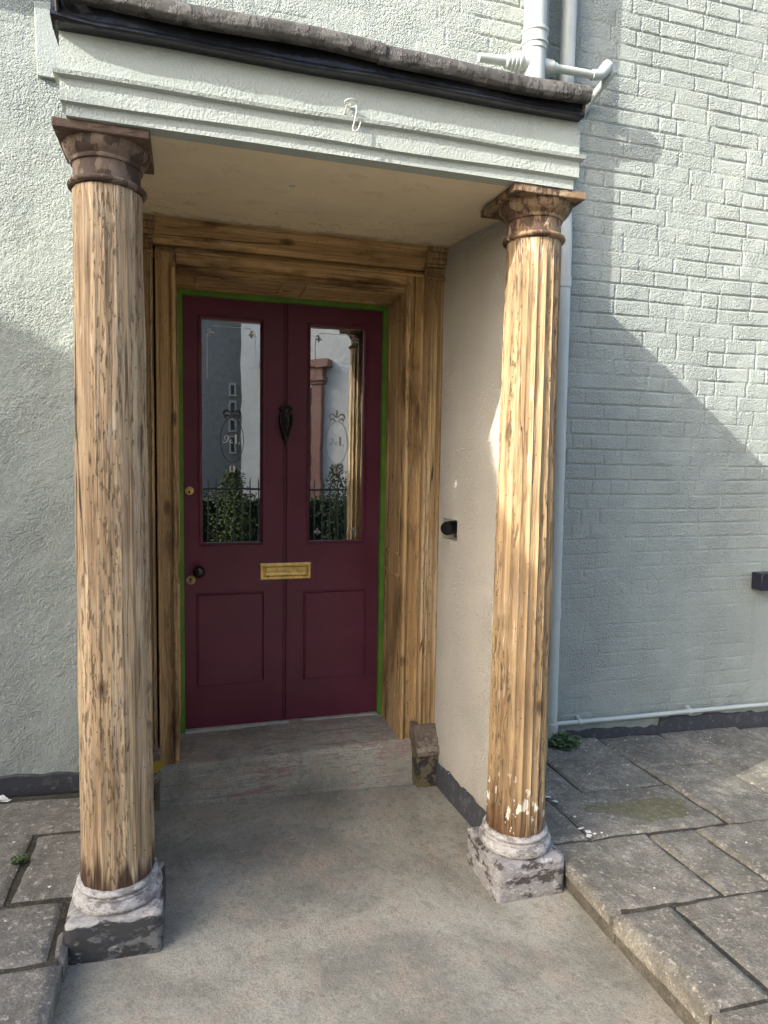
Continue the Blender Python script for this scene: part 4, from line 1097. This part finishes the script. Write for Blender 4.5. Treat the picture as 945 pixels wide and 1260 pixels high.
for t in np.linspace(0, 1, 40):
    xx = 1.99 + t * 2.4; pth.append((xx, YR - 0.032 - 0.002 * math.sin(xx * 3), 0.150 - 0.028 * (xx - 2.04) / 1.5 + 0.004 * math.sin(xx * 2.4)))
m.tube(pth, 0.0135, 14)
cd = m.build('conduit_pipe', M['pipe'])
tag(cd, 'thin painted pipe running along the foot of the brick wall', 'pipe')
for xx in (2.176, 2.95):
    m = MB(); zz = 0.150 - 0.028 * (xx - 2.04) / 1.5 + 0.004 * math.sin(xx * 2.4)
    m.tube([(xx - 0.010, YR - 0.032, zz), (xx + 0.010, YR - 0.032, zz)], 0.019, 16); m.box(xx - 0.010, xx + 0.010, YR - 0.02, YR + 0.005, zz - 0.012, zz + 0.026)
    m.build('pipe_clip', M['pipe'], cd)
# black box fitting on the brick wall at the right
fx = empty('wall_box', (3.39, YR, 0.93))
tag(fx, 'small black box fitting low on the brick wall', 'wall box')
m = MB(); m.box(0.0, 0.20, -0.085, -0.004, -0.054, 0.054); m.build('box_body', M['fixture'], fx, bevel=0.006)
m = MB(); m.box(-0.004, 0.204, -0.100, -0.0862, 0.036, 0.058); m.box(0.02, 0.18, -0.0045, 0.01, -0.04, 0.04); m.build('box_lid', M['fixture'], fx, bevel=0.004)
# S-hook and wire on the frieze
m = MB(); hx, hz, hy = 0.492, 2.734, YF - 0.018
loop = [(hx + 0.019 * math.cos(t) - 0.002, hy - 0.012 - 0.010 * math.sin(t), hz + 0.013 + 0.007 * math.sin(t)) for t in np.linspace(0.3, 2 * math.pi + 0.3, 24)]
m.tube(loop, 0.0026, 8)
m.tube([(hx + 0.016, hy - 0.014, hz + 0.014), (hx + 0.015, hy - 0.018, hz - 0.01), (hx + 0.009, hy - 0.020, hz - 0.04), (hx + 0.002, hy - 0.022, hz - 0.066), (hx + 0.004, hy - 0.024, hz - 0.074), (hx + 0.011, hy - 0.025, hz - 0.076), (hx + 0.019, hy - 0.025, hz - 0.069), (hx + 0.026, hy - 0.022, hz - 0.050), (hx + 0.028, hy - 0.020, hz - 0.042)], 0.0024, 8)
m.tube([(hx - 0.014, hy - 0.010, hz + 0.008), (hx - 0.018, hy, hz - 0.010), (hx - 0.022, hy + 0.016, hz - 0.018)], 0.0028, 8)
m.tube([(hx - 0.004, hy - 0.004, hz + 0.013), (hx - 0.004, hy + 0.022, hz + 0.012)], 0.004, 8)
hk = m.build('wire_hook', M['wire'])
tag(hk, 'bent wire hook hanging on the porch frieze', 'hook')

# ------------------------------------------------------------------ weeds and paint flakes
def weed(name, label, c, n, rad, h, size, seed):
    r = random.Random(seed); root = empty(name, c); tag(root, label, 'weed')
    mb = MB(); st = MB()
    for i in range(n):
        a = r.uniform(0, 6.283); q = rad * math.sqrt(r.random()); hh = h * r.uniform(0.25, 1.0) * (1 - 0.4 * q / rad)
        p = Vector((q * math.cos(a), q * math.sin(a) * 0.8, hh))
        st.tube([(p.x * 0.3, p.y * 0.3, 0), (p.x * 0.7, p.y * 0.7, hh * 0.6), tuple(p)], 0.0012, 5)
        for k in range(3):
            d = Vector((math.cos(a + (k - 1) * 1.3 + r.uniform(-.4, .4)), math.sin(a + (k - 1) * 1.3), r.uniform(-0.35, 0.5))).normalized()
            s = size * r.uniform(0.6, 1.3); side = d.cross(Vector((0, 0, 1))).normalized() * s * 0.42
            up = Vector((0, 0, s * 0.12)); B = p - d * s * 0.1
            pts = [B, B + d * s * 0.35 + side - up, B + d * s * 0.7 + side * 0.7 - up * 0.5, B + d * s, B + d * s * 0.7 - side * 0.7 - up * 0.5, B + d * s * 0.35 - side - up, B + d * s * 0.4 + up, B + d * s * 0.7 + up]
            mb.add(pts, [(0, 1, 6), (1, 2, 7, 6), (2, 3, 7), (3, 4, 7), (4, 5, 6, 7), (5, 0, 6)])
    mb.build('leaf_cluster', M['leaf'], root, fix=False); st.build('stem', M['leaf'], root)
    return root
weed('weed_clump', 'low green weed clump at the foot of the downpipe', (2.02, -0.25, slabR_z(2.0, -0.25) - 0.005), 90, 0.085, 0.10, 0.026, 3)
weed('weed_sprig', 'tiny pale green weed in the joint of the left paving', (-0.612, -0.835, slabL_z(-0.6, -0.8) - 0.01), 26, 0.028, 0.045, 0.015, 4)
r = random.Random(9); m = MB()
def flake(x_, y_, z_, s):
    a = r.uniform(0, 6.28); n = r.randint(4, 6); up = 0.0015
    ring = [(x_ + s * r.uniform(0.4, 1) * math.cos(a + k * 6.283 / n), y_ + s * 0.7 * r.uniform(0.4, 1) * math.sin(a + k * 6.283 / n), z_ + 0.003 + r.uniform(0, s * 0.25)) for k in range(n)]
    m.add(ring + [(p[0], p[1], p[2] - up) for p in ring], [tuple(range(n)), tuple(range(2 * n - 1, n - 1, -1))] + [(k, k + n, (k + 1) % n + n, (k + 1) % n) for k in range(n)])
for k in range(46):
    x_, y_ = (r.uniform(1.5, 3.2), r.uniform(-0.35, -0.16)) if k < 16 else (r.uniform(1.42, 3.0), r.uniform(-1.9, -0.3))
    if k > 36: x_, y_ = r.uniform(1.44, 1.62), r.uniform(-1.16, -0.78)
    flake(x_, y_, slabR_z(x_, y_) + 0.002, r.choice((0.004, 0.006, 0.008, 0.013)))
for x_, y_, s in ((1.57, -0.79, 0.030), (1.60, -0.80, 0.022), (1.61, -0.85, 0.022), (1.585, -1.09, 0.018), (1.605, -1.12, 0.024), (1.59, -1.15, 0.020), (1.62, -1.14, 0.014)): flake(x_, y_, slabR_z(x_, y_) + 0.003, s)
for k in range(18):
    x_, y_ = r.uniform(-0.85, -0.42), r.uniform(-1.3, -0.4); flake(x_, y_, slabL_z(x_, y_) + 0.002, r.choice((0.003, 0.005, 0.008)))
fo = m.build('paint_flakes', M['flake'], smooth=False)
tag(fo, 'white paint flakes scattered over the paving', 'paint flakes', kind='stuff')
m = MB(); r = random.Random(5); flake(-0.80, -0.345, slabL_z(-0.8, -0.34) + 0.006, 0.055); flake(-0.765, -0.355, slabL_z(-0.78, -0.34) + 0.004, 0.03)
tag(m.build('paint_scrap', M['flake'], smooth=False), 'large curled scrap of white paint at the foot of the left wall', 'paint scrap')

# ------------------------------------------------------------------ across the street (seen in the glass) and two unseen houses added to cast the shade
T = 3.0
sil = [(-6.0, 3.9), (-3.0, 2.95), (-0.19, 1.86), (0.085, 1.70), (2.0, 0.85), (3.25, 0.27), (3.52, 0.245), (3.70, -0.02), (4.31, -0.60), (4.72, -1.05), (4.92, -1.7)]  # roofline of an unseen added house, traced back along the sun from the shade edges
pr = [(X_ - SA * T, Z_ + SB * T) for X_, Z_ in sil]
pr = [(pr[0][0], -0.16)] + pr + [(pr[-1][0], -0.16)]
ln = math.hypot(SA, 1.0); dx, dy = -SA / ln * 7, -1.0 / ln * 7
m = MB(); n = len(pr)
vs = [(a, -T, b) for a, b in pr] + [(a + dx, -T + dy, b) for a, b in pr]
m.add(vs, [(i, (i + 1) % n, (i + 1) % n + n, i + n) for i in range(n)] + [tuple(range(n))[::-1], tuple(range(n, 2 * n))])
M['shade_wall'] = m_masonry('shade_house_render', 0.8, (0.50, 0.47, 0.41))
nb = m.build('shade_house', M['shade_wall'], smooth=False)
tag(nb, 'unseen rendered house added left of the street, its sloping roofline shaped to cast shade', 'house')
M['tile'] = m_plain('roof_slate', (0.08, 0.085, 0.095), 0.6)
m = MB(); up = 0.012
for i in range(1, n - 3):
    a, b = pr[i], pr[i + 1]
    m.add([(a[0], -T - .02, a[1] + up), (b[0], -T - .02, b[1] + up), (b[0] + dx, -T + dy, b[1] + up), (a[0] + dx, -T + dy, a[1] + up)], [(0, 1, 2, 3)])
m.build('roof', M['tile'], nb, smooth=False)

tr = MB(); T2 = 9.0  # second unseen house, added to keep the porch floor in shade
p2 = [(X_ - SA * T2, Z_ + SB * T2) for X_, Z_ in ((3.0, -0.9), (4.75, -1.45), (5.2, -1.58), (5.85, -1.74), (7.9, -2.15))]
p2 = [(p2[0][0], -0.16)] + p2 + [(p2[-1][0], -0.16)]; n = len(p2)
tr.add([(a, -T2, b) for a, b in p2] + [(a + dx, -T2 + dy, b) for a, b in p2], [(i, (i + 1) % n, (i + 1) % n + n, i + n) for i in range(n)] + [tuple(range(n))[::-1], tuple(range(n, 2 * n))])
tag(tr.build('far_shade_house', M['shade_wall'], smooth=False), 'unseen tall rendered house added across the street to shade the porch floor', 'house')

# roughcast house opposite, turned so that its front takes some sun
M['rough'] = m_masonry('white_roughcast', 1.5, (0.60, 0.59, 0.54))
M['redwood'] = m_plain('red_brown_paint', (0.20, 0.095, 0.07), 0.5)
M['slate'] = m_plain('slate_grey_paint', (0.155, 0.155, 0.142), 0.6)
M['win'] = m_plain('white_window_paint', (0.33, 0.345, 0.345), 0.5)
M['wglass'] = m_plain('dark_window', (0.03, 0.035, 0.04), 0.15)
opp = empty('roughcast_house', (1.12, -11.5, -0.16)); opp.rotation_euler = (0, 0, math.atan2(0.6, 0.8))
tag(opp, 'white roughcast house across the street with a red brown doorcase', 'house')
m = MB(); m.box(0, 7, -5, 0, 0, 6.5); m.build('wall', M['rough'], opp, smooth=False)
m = MB(); m.prism_x([(-5.3, 6.4), (0.3, 6.4), (0.3, 6.5), (-2.5, 8.4), (-5.3, 6.5)], -0.2, 7.2); m.build('roof', M['tile'], opp, smooth=False)
m = MB(); m.box(1.02, 1.80, 0.002, 0.06, 0.55, 3.3); dd = m.build('door', M['wglass'], opp, bevel=0.01)
for xx in (0.86, 1.90):
    m = MB(); m.box(xx - 0.11, xx + 0.11, 0.002, 0.14, 0.55, 3.35)
    m.box(xx - 0.17, xx + 0.17, 0.002, 0.20, 0.5, 1.75) if False else None
    m.box(xx - 0.15, xx + 0.15, 0.002, 0.18, 3.352, 3.42); m.box(xx - 0.20, xx + 0.20, 0.002, 0.24, 3.422, 3.52); m.box(xx - 0.17, xx + 0.17, 0.002, 0.20, 3.522, 3.70)
    m.build('door_pilaster', M['redwood'], opp, bevel=0.01)
m = MB(); m.box(0.60, 2.2, 0.002, 0.26, 3.702, 3.86); m.build('door_hood', M['redwood'], opp, bevel=0.01)
for zz in (2.0, 4.7):
    m = MB(); m.box(3.4, 4.5, 0.002, 0.05, zz, zz + 1.5); w_ = m.build('window', M['win'], opp, bevel=0.01)
    m = MB(); m.box(3.47, 4.43, 0.0505, 0.055, zz + 0.07, zz + 1.43); m.build('pane', M['wglass'], w_, smooth=False)
sh = empty('slate_house', (-1.5, -12.4, -0.16))
tag(sh, 'tall dark slate grey house across the street', 'house')
m = MB(); m.box(-5, 2.72, -6, 0, 0, 9.0); m.build('wall', M['slate'], sh, smooth=False)
m = MB(); m.prism_x([(-6.3, 8.95), (0.3, 8.95), (0.3, 9.05), (-3, 11.2), (-6.3, 9.05)], -5.2, 2.75); m.build('roof', M['tile'], sh, smooth=False)
for xx, zz, ww, hh in ((2.40, 1.9, 0.17, 0.42), (2.40, 2.42, 0.17, 0.30), (2.40, 2.82, 0.17, 0.30), (2.40, 3.22, 0.17, 0.3), (0.3, 2.0, 0.9, 1.6), (0.3, 5.0, 0.9, 1.6), (-2.5, 2.0, 0.9, 1.6), (-2.5, 5.0, 0.9, 1.6)):
    m = MB()
    for a, b, c, d in ((0, ww, 0, 0.04), (0, ww, hh - 0.04, hh), (0, 0.04, 0.04, hh - 0.04), (ww - 0.04, ww, 0.04, hh - 0.04)): m.box(xx + a, xx + b, 0.002, 0.07, zz + c, zz + d)
    w_ = m.build('window', M['win'], sh, smooth=False)
    m = MB(); m.box(xx + 0.0405, xx + ww - 0.0405, 0.004, 0.03, zz + 0.0405, zz + hh - 0.0405); m.build('pane', M['wglass'], w_, smooth=False)
rl = empty('iron_railing', (1.2, -7.2, -0.16)); tag(rl, 'black iron railing along the far pavement', 'railing')
m = MB()
for k in range(46): m.tube([(-2.6 + 0.13 * k, 0, 0), (-2.6 + 0.13 * k, 0, 1.42), (-2.6 + 0.13 * k, 0, 1.50)], [0.011, 0.011, 0.002], 6)
m.build('bars', M['iron'], rl)
m = MB(); m.box(-2.7, 3.4, -0.02, 0.02, 1.30, 1.33); m.box(-2.7, 3.4, -0.02, 0.02, 0.12, 0.15); m.build('rail', M['iron'], rl)
def shrub(label, loc, rx, h, n, mat, seed):
    r = random.Random(seed); root = empty('garden_shrub', loc); tag(root, label, 'shrub')
    mb = MB()
    for i in range(n):
        a = r.uniform(0, 6.283); v = r.random(); z_ = h * (0.08 + 0.92 * v); q = rx * math.sqrt(r.random()) * (1.05 - v ** 2 * 0.8) * (1 + 0.3 * math.sin(a * 3 + v * 7))
        p = Vector((q * math.cos(a), q * math.sin(a), z_))
        d = Vector((r.uniform(-1, 1), r.uniform(-1, 1), r.uniform(-0.6, 1))).normalized(); s_ = d.orthogonal().normalized() * 0.016; L_ = r.uniform(0.03, 0.065)
        mb.add([p, p + d * L_ * 0.5 + s_, p + d * L_, p + d * L_ * 0.5 - s_], [(0, 1, 2, 3)])
    mb.build('foliage', mat, root, smooth=False, fix=False)
    t = MB(); t.tube([(0, 0, 0), (0.02, 0, h * 0.7)], [0.04, 0.015], 8); t.build('stem', M['dleaf'], root)
M['dleaf'] = m_plain('dark_shrub_leaf', (0.022, 0.034, 0.018), 0.85, var=0.4, spec=0.1)
M['gleaf'] = m_plain('yellow_green_leaf', (0.042, 0.056, 0.018), 0.85, var=0.5, spec=0.1)
shrub('dark clipped shrub behind the railing opposite', (2.55, -8.2, -0.16), 0.36, 1.70, 1800, M['dleaf'], 1)
shrub('tall dark shrub at the right behind the railing opposite', (3.1, -8.5, -0.16), 0.28, 1.6, 1100, M['dleaf'], 2)
shrub('yellow green bush behind the railing opposite', (0.72, -8.1, -0.16), 0.42, 1.62, 2600, M['gleaf'], 3)
r = random.Random(12); hg = empty('clipped_hedge', (0.5, -8.9, -0.16)); tag(hg, 'low dark clipped hedge along the garden opposite', 'hedge')
mb = MB()
for i in range(5200):
    p = Vector((r.uniform(-3.2, 3.4), r.uniform(-0.05, 0.32), 1.12 * math.sqrt(r.random()) + r.uniform(-0.03, 0.05)))
    d = Vector((r.uniform(-1, 1), r.uniform(-0.5, 1), r.uniform(-0.6, 1))).normalized(); s_ = d.orthogonal().normalized() * 0.02; L_ = r.uniform(0.05, 0.09)
    mb.add([p, p + d * L_ * 0.5 + s_, p + d * L_, p + d * L_ * 0.5 - s_], [(0, 1, 2, 3)])
mb.build('foliage', M['dleaf'], hg, smooth=False, fix=False)
mb = MB(); mb.box(-3.1, 3.3, -0.3, 0.05, 0, 1.02); mb.build('hedge_core', M['dleaf'], hg, smooth=False)
m = MB(); m.box(-4, 6, -7.6, -7.05, -0.2, -0.06)
tag(m.build('far_pavement', M['slab_left'], smooth=False), 'pavement on the far side of the street', 'pavement', kind='structure')

# ------------------------------------------------------------------ camera, sun, sky
cam = bpy.data.cameras.new('camera'); co = bpy.data.objects.new('camera', cam); COL.objects.link(co)
R2 = Vector((0.9597535574043297, -0.2804006734955676, 0.01576614578665201))
U2 = Vector((0.0065521995314458525, 0.07847939835172689, 0.9968942033714766))
FW = Vector((0.28076712366485146, 0.9566694551084941, -0.07715812291251614))
mt = Matrix((R2, U2, -FW)).transposed().to_4x4(); mt.translation = Vector((0, -3.4559561, 1.6441731))
co.matrix_world = mt
cam.sensor_fit = 'VERTICAL'; cam.sensor_height = 36.0; cam.lens = 819.7625 / 1260 * 36
cam.clip_start = 0.05; cam.clip_end = 500
SC.camera = co

to_sun = Vector((-SA, -1.0, SB)).normalized()
sl_ = bpy.data.lights.new('sun', 'SUN'); sl_.energy = 2.0; sl_.angle = math.radians(0.4); sl_.color = (1.0, 0.95, 0.86)
so_ = bpy.data.objects.new('sun', sl_); COL.objects.link(so_)
so_.rotation_euler = to_sun.to_track_quat('Z', 'Y').to_euler(); so_.location = (-6, -4, 8)

wd = bpy.data.worlds.new('World'); SC.world = wd; wd.use_nodes = True
nt = wd.node_tree; nt.nodes.clear()
bg = nt.nodes.new('ShaderNodeBackground'); wo = nt.nodes.new('ShaderNodeOutputWorld'); sky = nt.nodes.new('ShaderNodeTexSky')
sky.sky_type = 'NISHITA'; sky.sun_disc = False
sky.sun_elevation = math.asin(to_sun.z); sky.sun_rotation = math.atan2(to_sun.x, to_sun.y)
sky.air_density = 0.8; sky.dust_density = 3.4; sky.ozone_density = 0.45
nt.links.new(sky.outputs[0], bg.inputs[0]); bg.inputs[1].default_value = 0.15
nt.links.new(bg.outputs[0], wo.inputs[0])

SC.render.engine = 'CYCLES'
SC.cycles.max_bounces = 10; SC.cycles.diffuse_bounces = 6; SC.cycles.glossy_bounces = 5; SC.cycles.transparent_max_bounces = 8
SC.cycles.use_denoising = True
SC.cycles.sample_clamp_indirect = 6
SC.view_settings.view_transform = 'Standard'; SC.view_settings.look = 'None'
SC.view_settings.exposure = 2.1; SC.view_settings.gamma = 1.0; SC.view_settings.use_curve_mapping = False
